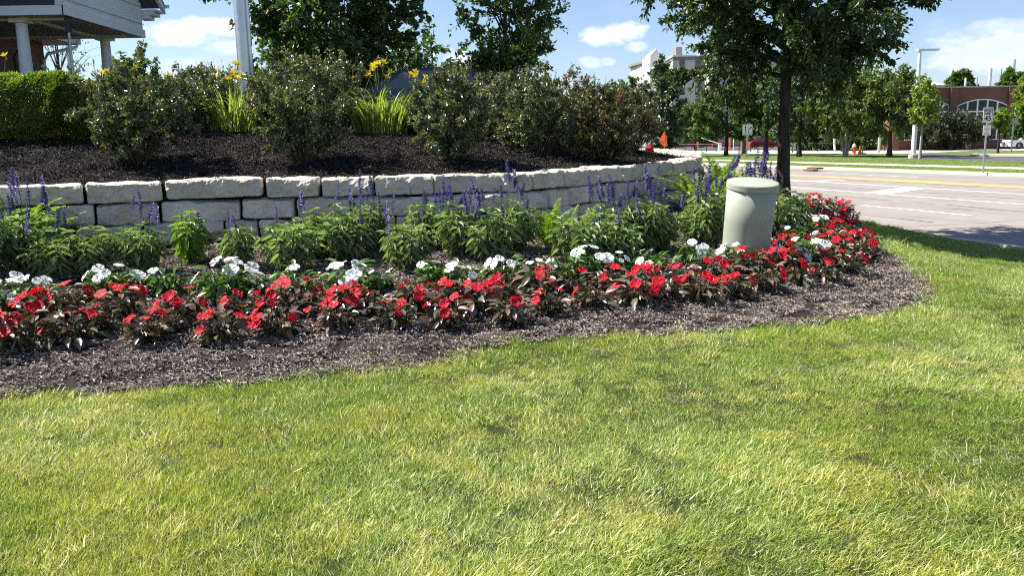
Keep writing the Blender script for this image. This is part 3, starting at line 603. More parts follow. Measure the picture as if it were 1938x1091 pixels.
x, y = cand(15000, -8.5, 4, 9, 20); k = inside(x, y, UPPOLY) & (np.abs(x) < .7*y+.8); x, y = x[k], y[k]; n = len(x)
scatter('dark_mulch_shreds', np.c_[x, y, U(x, y)+.008], np.c_[rg.normal(0, .15, (n, 2)), rg.uniform(0, 6.28, n)], rg.uniform(.8, 1.4, n), rg.integers(0, 4, n), mc2, 'nearly black bark mulch flecked with pale chips under the shrubs', 'mulch')
hc = clump_coll('clipping_clump', [chip_clump(34, .09, .02, .04, .004, rg, M['chips'], .95) for s in range(3)])
x, y = cand(9000, -5, 8, 2.2, 14); k = (~inside(x, y, BEDPOLY)) & (np.abs(x) < .7*y+.6) & (s_of(x, y) < 10.3) & (rg.random(len(x)) < np.clip(fbm(x*1.3, y*1.9, 61, 3)*1.6-.42, 0, 1)); x, y = x[k], y[k]; n = len(x)
scatter('dry_clippings', np.c_[x, y, H(x, y)+lumps(x, y)+.022], np.c_[rg.normal(0, .2, (n, 2)), rg.uniform(0, 6.28, n)], rg.uniform(.7, 1.3, n), rg.integers(0, 3, n), hc, 'pale dry clippings lying in loose patches on the mown lawn', 'grass clippings')
# short grass tufts on the far verge and lawn, thin strips seen edge on
x, u = rg.uniform(0, 1, 9000), rg.uniform(-8, 52, 9000)
sv = np.where(x < .42, 28.4+x/.42*2.75, 32.95+(x-.42)/.58*9); XY = np.array([su(a, b_) for a, b_ in zip(sv, u)])
scatter('verge_tufts', np.c_[XY, np.full(len(XY), .035)], np.c_[np.zeros((len(XY), 2)), rg.uniform(0, 6.28, len(XY))], rg.uniform(1.5, 2.6, len(XY)), rg.integers(0, 5, len(XY)), grass_c, 'short green verge grass on both sides of the far sidewalk', 'grass')
# ------------------------------------------------------------------ vegetation builders
def bez(a, b, c, n=6):
    t = np.linspace(0, 1, n)[:, None]; return (1-t)**2*a+2*t*(1-t)*b+t*t*c
def tree(name, label, base, height, tr, fork, R, cz, Rz, leaf, seed, cat='tree', nl=14, tw=8, lpt=26, LL=.1, LW=.55, bark='bark', group=None, spread=.35, up=.45, multi=1, lean=(0, 0), elr=(-.9, 1.35), droop=0., bare=0., twn=3, jitter=1.):
    rg = np.random.default_rng(seed); root = thing(name, label, cat, base, group=group); tk = MB(); bw = MB(); LP = []; LD = []; LN = []
    C = np.array([lean[0], lean[1], cz]); axes = []
    for k in range(multi):
        az = rg.uniform(0, 6.28); off = (np.array([math.cos(az), math.sin(az), 0])*R*.35 if multi > 1 else np.zeros(3))
        top = np.array([lean[0], lean[1], min(height*.92, cz+Rz*.8)])+off; t = np.linspace(0, 1, 9)[:, None]
        P = t*top*np.array([[1, 1, 1]])+np.c_[.03*height*.3*np.sin(t*5+seed+k), .03*height*.3*np.cos(t*4+seed), 0*t]*t
        P = P-P[0]+np.array([off[0]*.05, off[1]*.05, -.15]); rr = tr/math.sqrt(multi)*(1-.86*t[:, 0])*(1+.5*np.exp(-t[:, 0]*height/.35)); tk.tube(P, np.maximum(rr, .012), 10); axes.append((P, rr))
    tk.obj('trunk', M[bark], root, smooth=True)
    for i in range(nl):
        P, rr = axes[i % len(axes)]; f = (i+.5)/nl; el = elr[0]+(elr[1]-elr[0])*f+rg.normal()*.12; az = i*2.399963+rg.normal()*.3
        q = rg.uniform(.78, 1.04)*jitter; end = C+np.array([R*math.cos(el)*math.cos(az), R*math.cos(el)*math.sin(az), Rz*math.sin(el)])*q
        hs = fork+(min(end[2], height*.85)-fork)*rg.uniform(.35, .6)*(1 if end[2] > fork else .2); hs = np.clip(hs, fork, height*.85); st = np.array([np.interp(hs, P[:, 2], P[:, j]) for j in range(3)]); st[2] = hs
        out = end-st; Ln = np.linalg.norm(out); ctl = st+out*.5+np.array([0, 0, (up-.3)*Ln*.5]); B = bez(st, ctl, end, 7)
        r0_ = max(.012, tr*.42*(1-.5*f)); bw.tube(B, r0_*np.linspace(1, .14, 7), 5, cap=False)
        for j in range(tw):
            s = .22+.78*(j+rg.random())/tw; a = np.array([np.interp(s, np.linspace(0, 1, 7), B[:, k]) for k in range(3)])
            tg = unit(B[min(6, int(s*6)+1)]-B[max(0, int(s*6)-0 if s < 1 else 5)]+1e-6); d = unit(tg*.55+rnd_unit(1, rg)[0]*.9+unit(a-C)*.35+np.array([0, 0, .15-droop])); l = R*spread*rg.uniform(.5, 1.15)
            e = a+d*l; mid = a+d*l*.5+np.array([0, 0, .06*l]); T = bez(a, mid, e, 4)
            if twn: bw.tube(T, np.array([.3, .22, .15, .08])*r0_*.45+.002, twn, cap=False)
            if rg.random() < bare: continue
            n = int(lpt*rg.uniform(.6, 1.4)); uu = rg.uniform(.1, 1.08, n)[:, None]; p = a+(e-a)*uu+rnd_unit(n, rg)*l*.17*rg.random((n, 1)); LP.append(p)
            LD.append(unit(d*.6+rnd_unit(n, rg)*.8+np.array([0, 0, -.25-droop]))); LN.append(unit(rnd_unit(n, rg)*.75+np.array([0, 0, .9])+unit(a-C)*.3))
    bw.obj('branches', M['twig'] if bark != 'furrow' else M['bark'], root)
    P, D, N_ = np.vstack(LP), np.vstack(LD), np.vstack(LN); n = len(P); m = MB()
    m.leaves(P, D, N_, LL*rg.uniform(.7, 1.25, n), LL*LW*rg.uniform(.8, 1.2, n), .2, np.clip(rg.beta(2, 2, n), 0, 1), curl=.08); m.obj('crown', M[leaf], root, kind='stuff'); return root
def gz(x, y):
    if inside(np.array([x]), np.array([y]), UPPOLY)[0]: return float(U(x, y))
    return float(H(x, y)) if s_of(x, y) < 10.5 else .03
def loc_y(px, y, dz=0., py=285): x = float(at_y(px, py, y)[0]); return (x, y, gz(x, y)+dz)
def far(px, py, z=.03): p = at_z(px, py, z); return (p[0], p[1], z)

# young tree beside the bed
hb = loc_y(1487, 13.3)
tree('street_tree', 'young dark-leaved tree rising out of the flower bed behind the pale green utility cover', hb, 8.2, .112, 2.15, 2.28, 4.4, 2.6, 'leaf_hero', 5, nl=62, tw=22, lpt=52, LL=.092, LW=.55, bark='furrow', spread=.27, up=.55, elr=(-1.0, 1.4), lean=(-.12, 0))
tree('maple_tree', 'broad dark maple towering behind the rose shrubs, right of the flagpole', loc_y(648, 27.0), 9.5, .17, 1.2, 3.05, 4.6, 3.5, 'leaf_maple', 8, nl=46, tw=20, lpt=34, LL=.17, LW=.85, spread=.3, up=.35, elr=(-1.2, 1.4))
tree('upright_tree', 'upright feathery tree against the sky between the maple and the clouds', loc_y(962, 28.0), 8.6, .11, 1.4, 1.72, 4.3, 3.6, 'leaf_maple', 9, nl=44, tw=18, lpt=32, LL=.15, LW=.55, spread=.42, up=.75, elr=(-1.2, 1.45), droop=-.35, jitter=1.05)
# trees across the road and along the skyline
T = [('honey_locust', 'feathery blue-green tree standing left of the lane arrow sign, in front of the hotel', 1252, 297, 9.5, 1.2, 2.1, 4.3, 4.0, 'leaf_blue', 'bark', dict(nl=26, tw=11, lpt=15, LL=.30, LW=.5, spread=.38, up=.7, droop=-.2, elr=(-1.3, 1.45))),
     ('shade_tree', 'round-headed shade tree with a dark forked trunk just left of the lane arrow sign', 1374, 294.5, 6.6, 1.5, 3.3, 3.9, 2.3, 'leaf_far', 'bark', dict(nl=22, tw=10, lpt=16, LL=.28, LW=.7)),
     ('shade_tree', 'round shade tree directly left of the young tree trunk, across the road', 1449, 294, 8.4, 1.5, 3.2, 4.4, 3.0, 'leaf_far', 'bark', dict(nl=22, tw=10, lpt=16, LL=.28, LW=.7)),
     ('spruce_like_tree', 'layered dark tree just right of the young tree trunk, across the road', 1512, 296.5, 8.0, 1.4, 3.0, 4.5, 3.4, 'leaf_blue', 'bark', dict(nl=22, tw=10, lpt=16, LL=.26, LW=.5)),
     ('crabapple_tree', 'many-stemmed crabapple with thick grey trunks beside the orange hydrant', 1600, 297, 7.0, 1.3, 3.6, 4.1, 2.6, 'leaf_far2', 'pale_bark', dict(nl=26, tw=11, lpt=16, LL=.26, LW=.6, multi=5)),
     ('shade_tree', 'olive green tree with a short black trunk left of the white light pole', 1683, 298, 6.4, 1.4, 2.7, 3.9, 2.2, 'leaf_far2', 'bark', dict(nl=24, tw=11, lpt=16, LL=.25, LW=.6)),
     ('sapling', 'yellow-green sapling with a thin white trunk just right of the light pole', 1741, 301, 5.0, 1.4, 1.0, 3.4, 1.6, 'leaf_yel', 'pale_bark', dict(nl=14, tw=7, lpt=9, LL=.22, LW=.65, spread=.5, bare=.2)),
     ('spreading_tree', 'low spreading dusky tree in front of the brick office windows', 1795, 284.5, 3.6, .8, 3.5, 2.1, 1.1, 'leaf_red', 'bark', dict(nl=26, tw=11, lpt=18, LL=.30, LW=.55, up=.2)),
     ('sapling', 'thin sapling on the parking island behind the speed limit sign', 1888, 290.5, 3.4, 1.4, .8, 2.8, .5, 'leaf_yel', 'bark', dict(nl=12, tw=6, lpt=10, LL=.24, LW=.65, spread=.45)),
     ('small_tree', 'bushy bright yellow-green tree at the right edge above the white car', 1946, 287.5, 6.8, 1.3, 1.5, 4.7, 1.7, 'leaf_yel', 'bark', dict(nl=24, tw=9, lpt=14, LL=.28, LW=.65)),
     ('small_tree', 'shorter dark green tree behind the speed limit sign and below the yellow-green one', 1950, 285.5, 4.6, 1.0, 2.4, 2.6, 1.4, 'leaf_far', 'bark', dict(nl=22, tw=10, lpt=15, LL=.28, LW=.6)),
     ('shade_tree', 'dark tree beyond the fence, between the feathery tree and the forked one', 1316, 284, 6.5, 1.4, 4.6, 3.8, 2.7, 'leaf_far', 'bark', dict(nl=24, tw=10, lpt=15, LL=.42, LW=.65)),
     ('shade_tree', 'dark tree beyond the iron fence, behind the young tree trunk', 1485, 285, 9.0, 1.6, 5.5, 5.4, 4.0, 'leaf_far', 'bark', dict(nl=24, tw=10, lpt=15, LL=.42, LW=.65)),
     ('shade_tree', 'big dark tree beyond the drive, left of the crabapple', 1556, 284, 9.0, 1.6, 5.0, 5.0, 3.6, 'leaf_far', 'bark', dict(nl=26, tw=10, lpt=16, LL=.42, LW=.65)),
     ('shade_tree', 'big olive tree beyond the drive, behind the crabapple and hydrant', 1640, 284, 9.0, 1.4, 5.2, 5.0, 3.8, 'leaf_far2', 'bark', dict(nl=26, tw=10, lpt=16, LL=.42, LW=.65)),
     ('shade_tree', 'dark tree beyond the drive, right behind the light pole', 1722, 284, 6.5, 1.1, 3.4, 3.6, 2.6, 'leaf_far2', 'bark', dict(nl=24, tw=10, lpt=16, LL=.42, LW=.65)),
     ('skyline_tree', 'bright rounded tree on the skyline left of the hotel', 1194, 281, 14.0, 2, 4.4, 8.6, 5.0, 'leaf_far', 'bark', dict(nl=26, tw=10, lpt=14, LL=.6, LW=.7)),
     ('skyline_tree', 'lower rounded tree on the skyline at the right edge of the rose shrubs', 1140, 280, 12.0, 2, 5.0, 7.2, 4.4, 'leaf_far', 'bark', dict(nl=24, tw=9, lpt=14, LL=.6, LW=.7)),
     ('skyline_tree', 'dark treetop showing above the flat roof of the brick office', 1808, 273.5, 12.0, 4, 2.2, 9.6, 2.0, 'leaf_far', 'bark', dict(nl=22, tw=8, lpt=14, LL=.7, LW=.7)),
     ('skyline_tree', 'small treetop above the brick office roof by the tallest white pole', 1905, 273.5, 11.0, 4, 1.5, 9.2, 1.6, 'leaf_far', 'bark', dict(nl=16, tw=7, lpt=12, LL=.7, LW=.7))]
for i, (nm, lb, px, py, h, fork, R, cz, Rz, lf, bk, kw) in enumerate(T):
    kw['lpt'] = int(kw['lpt']*2.3); kw['LL'] *= 1.12
    tree(nm, lb, far(px, py), h, .18 if h > 6.2 else .10, fork, R, cz, Rz, lf, 100+i, bark=bk, **kw)
for i, (px, py, R_, H_, lb) in enumerate([(1225, 277.5, 3.2, 3.6, 'low dark thicket beyond the drive at the end of the stone wall'), (1290, 277.5, 3.4, 3.4, 'low thicket behind the small red cars, below the feathery tree'), (1345, 277.5, 2.2, 3.0, 'low thicket left of the forked trunk'), (1420, 277.5, 3.6, 4.2, 'thicket behind the lane arrow sign'), (1470, 277.5, 3.2, 4.4, 'thicket directly left of the young tree trunk'),
    (1530, 285, 3.6, 4.6, 'thicket between the young tree trunk and the crabapple'), (1578, 285.5, 3.2, 4.0, 'thicket left behind the crabapple'), (1632, 284.5, 3.4, 4.0, 'thicket behind the orange hydrant'), (1676, 284.5, 3.4, 4.2, 'thicket behind the short black trunk'), (1716, 284, 3.0, 3.6, 'thicket behind the light pole'), (1758, 283.5, 2.6, 3.0, 'thicket left of the low spreading tree')]):
    if py < 278: R_ *= 1.9; H_ *= 1.9
    tree('background_bush', lb, far(px, py), H_, .1, .3, R_, H_*.48, H_*.5, 'leaf_far' if i % 3 else 'leaf_far2', 250+i, cat='bush', nl=22, tw=9, lpt=26, LL=.36, LW=.65, group='thickets beyond the drive')
T2 = [('skyline_tree', 'rounded green tree on the skyline just left of the flagpole', 425, 75, 6.4, 2.3, 4.5, 2.1, 'leaf_far', {}),
      ('skyline_tree', 'dark low treetop on the skyline between the rose shrub and the flagpole tree', 378, 80, 6.0, 2.0, 4.4, 1.8, 'leaf_far', {}),
      ('skyline_tree', 'pale green tree behind the red and yellow blooms, right of the far column', 262, 58, 4.8, 1.5, 3.3, 1.7, 'leaf_far2', {}),
      ('skyline_tree', 'tree on the skyline between the maple and the upright tree', 868, 70, 6.0, 1.8, 4.2, 2.1, 'leaf_far', {}),
      ('skyline_tree', 'low tree on the skyline right of the upright tree', 1062, 90, 5.0, 3.4, 2.8, 2.2, 'leaf_far', {}),
      ('skyline_tree', 'dark tree closing the gap under the maple crown', 560, 60, 5.6, 4.4, 3.2, 2.8, 'leaf_maple', {}),
      ('skyline_tree', 'dark tree behind the parked car and below the maple', 750, 55, 5.6, 4.6, 3.2, 2.7, 'leaf_maple', {}),
      ('sparse_tree', 'sparse half-bare tree seen between the two white columns', 128, 46, 6.0, 1.9, 3.8, 2.6, 'leaf_far2', dict(bare=.86, spread=.45, nl=22, tw=7, lpt=9, LL=.16, twn=4)),
      ('sparse_tree', 'small pale tree in front of the far white column', 155, 40, 3.6, 1.2, 2.1, 1.2, 'leaf_far2', dict(bare=.45, spread=.4, nl=14, tw=6, lpt=12, LL=.15))]
for i, (nm, lb, px, y, h, R, cz, Rz, lf, kw) in enumerate(T2):
    a = dict(nl=26, tw=11, lpt=24, LL=.36, LW=.7); a.update(kw); tree(nm, lb, loc_y(px, y), h, .14, 1.0, R, cz, Rz, lf, 200+i, **a)

# rose shrubs of the upper bed
def flower_mesh(name, m, R, petals=5, cup=.25, seed=0, layers=1):
    rg = np.random.default_rng(seed); b = MB()
    for l in range(layers):
        for k in range(petals):
            a = (k+.5*l)*2*math.pi/petals+rg.normal()*.08; hw = math.pi/petals*1.12; rr = R*(1-.35*l)*rg.uniform(.92, 1.06); z0 = .002*(k % 2)+.006*l; tl = rg.normal()*.06
            pts = [(0, 0, 0, 0)]
            for (fr, wd, zz, t) in ((.45, .9, .35, .5), (.85, 1, .75, .9)):
                for s in (-1, 0, 1): q = a+s*hw*wd*(.8 if fr < .5 else .86); pts.append((rr*fr*math.cos(q), rr*fr*math.sin(q), z0+R*cup*zz*fr+abs(s)*R*.05+tl*fr*R, t))
            for s in (-.62, -.2, .0, .2, .62): q = a+s*hw; f = 1.0 if s else .93; pts.append((rr*f*math.cos(q), rr*f*math.sin(q), z0+R*cup*.5+tl*R-(.06*R if abs(s) > .5 else 0), 1.0))
            P = np.array(pts); b.add(P[:, :3], [[0, 1, 2], [0, 2, 3], [1, 4, 5], [1, 5, 2], [2, 5, 6], [2, 6, 3], [4, 7, 8], [4, 8, 5], [5, 8, 9], [5, 9, 10], [5, 10, 11], [5, 11, 6]], P[:, 3])
    b.tube([(0, 0, -.02), (0, 0, 0)], [.0015, .003], 4, .1); return b.mesh(name, m)
ROSE = flower_mesh('bloom', M['red'], .035, 6, .5, 3, 2)
def shrub(label, px, y, rx, h, leaf, seed, ns=34, nleaf=4200, LL=.052, blooms=0, sparse=.0, name='rose_shrub', group='rose shrubs in the upper bed', dy=0, stemc='twig', topbare=.32, X=None):
    rg = np.random.default_rng(seed); L0 = loc_y(px, y) if X is None else X; root = thing(name, label, 'shrub', L0, group=group); st = MB(); LP = []; LD = []; tips = []
    for i in range(ns):
        az = i*2.39996+rg.normal()*.2; q = math.sqrt((i+.5)/ns); hh = h*(1-.66*q**2.4)*rg.uniform(.86, 1.06) if rg.random() > topbare else h*rg.uniform(.98, 1.12)*(1-.25*q)
        e = 1.14*np.array([rx*q*math.cos(az)*rg.uniform(.75, 1.06), rx*.9*q*math.sin(az), hh/1.14]); c = np.array([e[0]*.55, e[1]*.55, hh*.45]); B = bez(np.array([e[0]*.08, e[1]*.08, -.05]), c, e, 7)+rg.normal(size=(7, 3))*.012; st.tube(B, np.linspace(.009, .0022, 7), 4, cap=False); tips.append((B[-1], unit(B[-1]-B[-2])))
        for j in range(4):
            s = rg.uniform(.25, .95); a = np.array([np.interp(s, np.linspace(0, 1, 7), B[:, k]) for k in range(3)]); d = unit(np.array([e[0], e[1], .25])*rg.uniform(.2, 1)/rx+rnd_unit(1, rg)[0]*.7+np.array([0, 0, .2])); l = rg.uniform(.08, .26)*h/1.2
            T_ = np.array([a, a+d*l*.5, a+d*l+np.array([0, 0, .02])]); st.tube(T_, [.004, .003, .0015], 3, cap=False); n = max(1, nleaf//(ns*4)); LP.append(a+d*l*rg.uniform(.05, 1.05, (n, 1))+rnd_unit(n, rg)*.035); LD.append(unit(d*.5+rnd_unit(n, rg)*.9))
    st.obj('stems', M[stemc], root, kind='stuff'); P, D = np.vstack(LP), np.vstack(LD); k = rg.random(len(P)) > sparse*sstep(P[:, 2]/h, .75, 1.05); P, D = P[k], D[k]; n = len(P)
    m = MB(); m.leaves(P, D, unit(rnd_unit(n, rg)*.8+np.array([0, 0, .7])+P*np.array([.4, .4, 0])/rx), LL*rg.uniform(.6, 1.3, n), LL*.62*rg.uniform(.8, 1.2, n), .2, rg.random(n), six=True, curl=.12); m.obj('foliage', M[leaf], root, kind='stuff')
    for j in range(blooms): p, d = tips[int(rg.integers(len(tips)))]; link('bloom', ROSE, root, tuple(p), (rg.normal()*.4, rg.normal()*.4, rg.uniform(0, 6)))
    return root
SH = [('dusky rose shrub in the second row left of the flagpole, behind the first daylilies', 408, 14.6, .62, 1.15, 'leaf_shrub', 4500, 0, .3),
      ('rose shrub in the second row behind the second large front shrub', 560, 14.8, .75, 1.2, 'leaf_shrub', 4500, 0, .3),
      ('greenish rose shrub in the second row between the boxwood ball and the wall bend', 975, 13.6, .66, 1.15, 'leaf_shrub', 5000, 0, .3),
      ('rusty rose shrub at the right end of the second row', 1120, 16.8, .7, 1.35, 'leaf_shrub_red', 4000, 1, .4),
      ('small leafy rose shrub filling the gap right of the flagpole', 515, 13.6, .42, .95, 'leaf_shrub', 3500, 0, .3),
      ('low rose shrub in the second row just right of the boxwood ball', 838, 13.4, .45, .9, 'leaf_shrub', 3500, 0, .3),
      ('large grey-green rose shrub with one red bloom on top, right beside the clipped hedge', 262, 10.3, .66, 1.36, 'leaf_shrub', 9000, 2, .15),
      ('second large rose shrub from the left, in front of the daylily clump by the flagpole', 572, 10.5, .60, 1.30, 'leaf_shrub', 8200, 0, .25),
      ('rose shrub leaning at the wall right of the yellow daylilies and boxwood', 862, 10.7, .58, 1.18, 'leaf_shrub', 8200, 0, .2),
      ('rose shrub with reddish tips near the back of the wall curve', 1022, 12.6, .66, 1.30, 'leaf_shrub', 8000, 1, .2),
      ('rightmost rose shrub, rusty topped, in the bend of the wall', 1145, 12.9, .66, 1.14, 'leaf_shrub_red', 8000, 2, .2),
      ('rose shrub in the second row behind and right of the hedge-side shrub', 345, 13.2, .72, 1.06, 'leaf_shrub', 6500, 0, .3),
      ('dusky rose shrub in the second row between the two largest front shrubs', 640, 13.4, .62, 1.20, 'leaf_shrub', 6000, 0, .3),
      ('thin rose shrub in the second row behind the front shrub nearest the hedge', 215, 14.0, .50, 1.0, 'leaf_shrub', 3500, 0, .5),
      ('greenish rose shrub in the second row left of the upright tree', 940, 14.6, .80, 1.22, 'leaf_shrub', 6500, 0, .2),
      ('rusty rose shrub in the second row behind the wall bend', 1085, 15.4, .80, 1.28, 'leaf_shrub_red', 6000, 3, .3),
      ('rose shrub half hidden behind the rightmost one, with bare rusty twigs', 1192, 15.8, .62, 1.30, 'leaf_shrub_red', 4200, 0, .6)]
for i, (lb, px, y, rx, h, lf, nl_, bl, sp) in enumerate(SH): shrub(lb, px, y, rx, h, lf, 300+i, nleaf=int(nl_*1.35), blooms=bl, sparse=sp, ns=44)
shrub('bright green clipped boxwood ball right of the yellow daylily clump', 782, 13.6, .46, .62, 'leaf_box', 330, ns=40, nleaf=7000, LL=.03, name='boxwood', group=None, topbare=0)
def hedge(label, x0, x1, y0, y1, h, seed, n=26000):
    rg = np.random.default_rng(seed); cx, cy = (x0+x1)/2, (y0+y1)/2; z0 = gz(cx, cy); root = thing('clipped_hedge', label, 'hedge', (cx, cy, z0)); q = rg.uniform(-1, 1, (n, 3)); f = rg.integers(0, 4, n)
    sgn = np.where(rg.random(n) < .5, -1, 1); dep = 1-np.abs(rg.normal(0, .09, n)); q[f == 0, 1] = -dep[f == 0]; q[f == 1, 2] = dep[f == 1]; q[f == 2, 0] = (sgn*dep)[f == 2]
    nn = (np.abs(q)**3.4).sum(1)**(1/3.4); q = np.where(nn[:, None] > 1, q/nn[:, None], q); hx, hy = (x1-x0)/2, (y1-y0)/2
    P = q*np.array([hx, hy, h/2])+np.array([0, 0, h/2]); P[:, 1] += .16*fbm(P[:, 0]*3, P[:, 2]*3, 4, 3); P[:, 2] += .16*fbm(P[:, 0]*2.5, P[:, 1]*2.5, 8, 3)
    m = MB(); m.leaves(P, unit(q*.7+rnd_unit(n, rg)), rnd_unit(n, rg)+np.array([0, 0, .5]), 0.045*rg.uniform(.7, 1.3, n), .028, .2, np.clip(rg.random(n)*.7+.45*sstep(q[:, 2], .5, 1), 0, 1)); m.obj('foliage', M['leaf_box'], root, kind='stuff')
    s = MB()
    for i in range(26): a = np.array([rg.uniform(-hx, hx)*.9, rg.uniform(-hy, hy)*.8, -.05]); s.tube([a, a+np.array([rg.normal()*.08, rg.normal()*.05, h*.45]), a+np.array([rg.normal()*.12, rg.normal()*.06, h*.85])], [.012, .008, .004], 4)
    s.obj('stems', M['twig'], root)
xr = loc_y(168, 11.2)[0]
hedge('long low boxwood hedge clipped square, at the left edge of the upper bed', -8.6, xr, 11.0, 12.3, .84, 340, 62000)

# daylilies
def strap(m, base, az, L, w, lift, rg, tint):
    n = 6; t = np.linspace(0, 1, n); r = L*(t*.45+.28*t**2.4)*(1.35-lift); z = L*(t*1.02-(.78-.5*lift)*t**2.6)*lift**.3
    C = np.c_[base[0]+r*math.cos(az), base[1]+r*math.sin(az), base[2]+z]; sd = np.array([-math.sin(az), math.cos(az), 0])*w/2*np.array([.8, 1, 1, .85, .55, .05])[:, None]; up = np.array([0, 0, w*.18])
    V = np.stack([C-sd+up, C, C+sd+up], 1).reshape(-1, 3); i = np.arange(n-1)[:, None]*3; m.add(V, np.concatenate([i+[0, 3, 4, 1], i+[1, 4, 5, 2]]), tint)
def lily_mesh():
    m = MB(); a = np.arange(6)*math.pi/3; r_ = np.where(np.arange(6) % 2, .7, .5); D = np.c_[np.cos(a)*r_, np.sin(a)*r_, np.full(6, .75)]; N_ = np.c_[-np.cos(a)*.8, -np.sin(a)*.8, np.full(6, .5)]
    m.leaves(np.zeros((6, 3)), D, N_, .088, np.where(np.arange(6) % 2, .048, .034), .15, .8, six=True, curl=.28); m.tube([(0, 0, -.05), (0, 0, 0), (0, 0, .012)], [.005, .008, .012], 6, .1)
    for k in range(5): m.tube([(0, 0, 0), (.012*math.cos(k*1.25), .012*math.sin(k*1.25), .07)], [.0015, .0025], 3, .1)
    return m.mesh('flower', M['yellow'])
LILY = lily_mesh()
def daylily(label, px, y, n, L, fl, seed, R=.18, X=None, group='daylilies in the upper bed', fpx=()):
    rg = np.random.default_rng(seed); L0 = loc_y(px, y) if X is None else X; root = thing('daylily', label, 'daylily', L0, group=group); m = MB()
    for i in range(n): a = rg.uniform(0, 6.283); q = R*math.sqrt(rg.random()); strap(m, (q*math.cos(a), q*math.sin(a), 0), a+rg.normal()*.5, L*rg.uniform(.65, 1.1), rg.uniform(.014, .026), rg.uniform(.55, .98), rg, rg.random())
    m.obj('foliage', M['leaf_lily'], root, kind='stuff'); me = None
    fl = int(fl*1.8)
    for i in range(fl+3):
        a = rg.uniform(0, 6.28); h = L*rg.uniform(.82, 1.1); q = rg.uniform(.05, .26); s = MB(); e = np.array([q*math.cos(a), q*math.sin(a), h]); s.tube(bez(np.zeros(3), np.array([e[0]*.2, e[1]*.2, h*.6]), e, 5), [.005, .005, .004, .004, .003], 4)
        if i >= fl:
            for k in range(3): b_ = e+rg.normal(size=3)*.015; s.tube([e, b_+np.array([0, 0, .02]), b_+np.array([0, 0, .05])], [.003, .007, .002], 5, .9)
        so_ = s.obj('flower_stalk', M['leaf_lily'], root)
        if i < fl: link('flower', LILY, so_, tuple(e), (rg.uniform(.1, 1.0), rg.normal()*.5, rg.uniform(0, 6)))
daylily('daylily clump with yellow blooms in front of the flagpole', 448, 13.4, 200, .96, 4, 401, .32)
daylily('yellow-flowered daylily clump left of the boxwood ball, below the parked car', 722, 13.3, 300, .98, 5, 402, .42)
daylily('yellow-flowered daylily clump behind the boxwood ball, right below the car windows', 800, 15.0, 200, .92, 4, 403, .45)
daylily('daylily clump at the far left behind the hedge, with upright buds', 18, 13.2, 80, 1.05, 1, 404, .25)
daylily('daylily clump behind the hedge at the foot of the white column', 88, 13.4, 80, .98, 1, 405, .25)
daylily('daylily clump behind the right end of the hedge', 150, 13.2, 70, .95, 0, 406, .22)
daylily('daylily with yellow blooms rising behind the largest rose shrub', 252, 15.6, 50, .95, 3, 407, .2)
daylily('daylily with yellow blooms behind the second-row shrub, left of the flagpole', 348, 15.8, 60, .82, 3, 408, .2)
daylily('pale daylily clump in the second row right of the front wall shrubs', 912, 16.2, 70, .8, 1, 409, .3)
daylily('daylily clump with budding stalks between the flagpole and the second shrub', 492, 14.6, 90, .95, 1, 411, .25)
daylily('daylily clump with blooms at the left foot of the flagpole', 425, 15.0, 120, .95, 3, 415, .3)
daylily('yellow daylily clump rising behind the hedge end and the largest rose shrub', 200, 14.6, 90, 1.0, 2, 416, .3)
daylily('narrow daylily clump left of the two-bloomed clump below the parked car', 682, 14.0, 90, .95, 2, 412, .22)
daylily('daylily clump with one yellow bloom right of the boxwood, in front of the car', 838, 15.6, 90, .92, 1, 413, .3)
daylily('daylily clump in the gap left of the upright tree trunk', 985, 16.6, 70, .8, 0, 410, .3)

# ferns
def frond_mesh(seed, L=.75):
    rg = np.random.default_rng(seed); m = MB(); t = np.linspace(0, 1, 9); C = np.c_[L*(.20*t+.30*t**2.2), .02*np.sin(t*3), L*(t*.98-.28*t**2.6)]; m.tube(C, np.linspace(.004, .001, 9), 3, .2, 1, False)
    n = 30; s = np.linspace(.10, .985, n); P = np.stack([np.interp(s, t, C[:, k]) for k in range(3)], 1); tg = unit(np.stack([np.interp(s+.02, t, C[:, k]) for k in range(3)], 1)-P+1e-6); w = .085*np.sin(np.clip(s*1.1, 0, 1)**.6*math.pi*.93)+.008
    for sg in (-1, 1):
        D = unit(np.tile([0, sg, 0.], (n, 1))+tg*.35+np.c_[np.zeros((n, 2)), -.1+rg.normal(0, .12, n)]); m.leaves(P, D, unit(np.cross(tg, D)*sg+rg.normal(0, .15, (n, 3))), w*rg.uniform(.9, 1.15, n), .024, .12, rg.random(n), curl=.15)
    return m.mesh('frond', [M['leaf_fern'], M['stem_green']])
FR = [frond_mesh(k, l) for k, l in ((1, .72), (2, .8), (3, .62), (4, .7))]
def fern(label, P, n, sc, seed, group='sword ferns in the flower bed'):
    rg = np.random.default_rng(seed); root = thing('fern', label, 'fern', P, group=group)
    for i in range(n): a = i*2.4+rg.normal()*.3; link('frond', FR[i % 4], root, (.04*math.cos(a), .04*math.sin(a), 0), (rg.normal()*.15, rg.uniform(-.3, .35), a), 1.15*sc*rg.uniform(.7, 1.12))
def mp3(px, py): p = mark(px, py); return (p[0], p[1], float(H(p[0], p[1])))
fern('tall yellow-green sword fern at the far left edge in front of the wall', mp3(25, 492), 26, .88, 501)
fern('smaller sword fern leaning over the wall at the left, beside the violet spikes', mp3(88, 480), 18, .75, 502)
fern('sword fern in the middle of the bed under the brightest wall bend', mp3(1040, 470), 20, .74, 503)
fern('sword fern tips just left of the mid-bed fern, above the violet spikes', mp3(1085, 458), 14, .62, 504)
fern('large sword fern filling the gap between the wall end and the pale green utility cover', wp(1330, 11.8)+(float(H(*wp(1330, 11.8))),), 44, 1.12, 505)
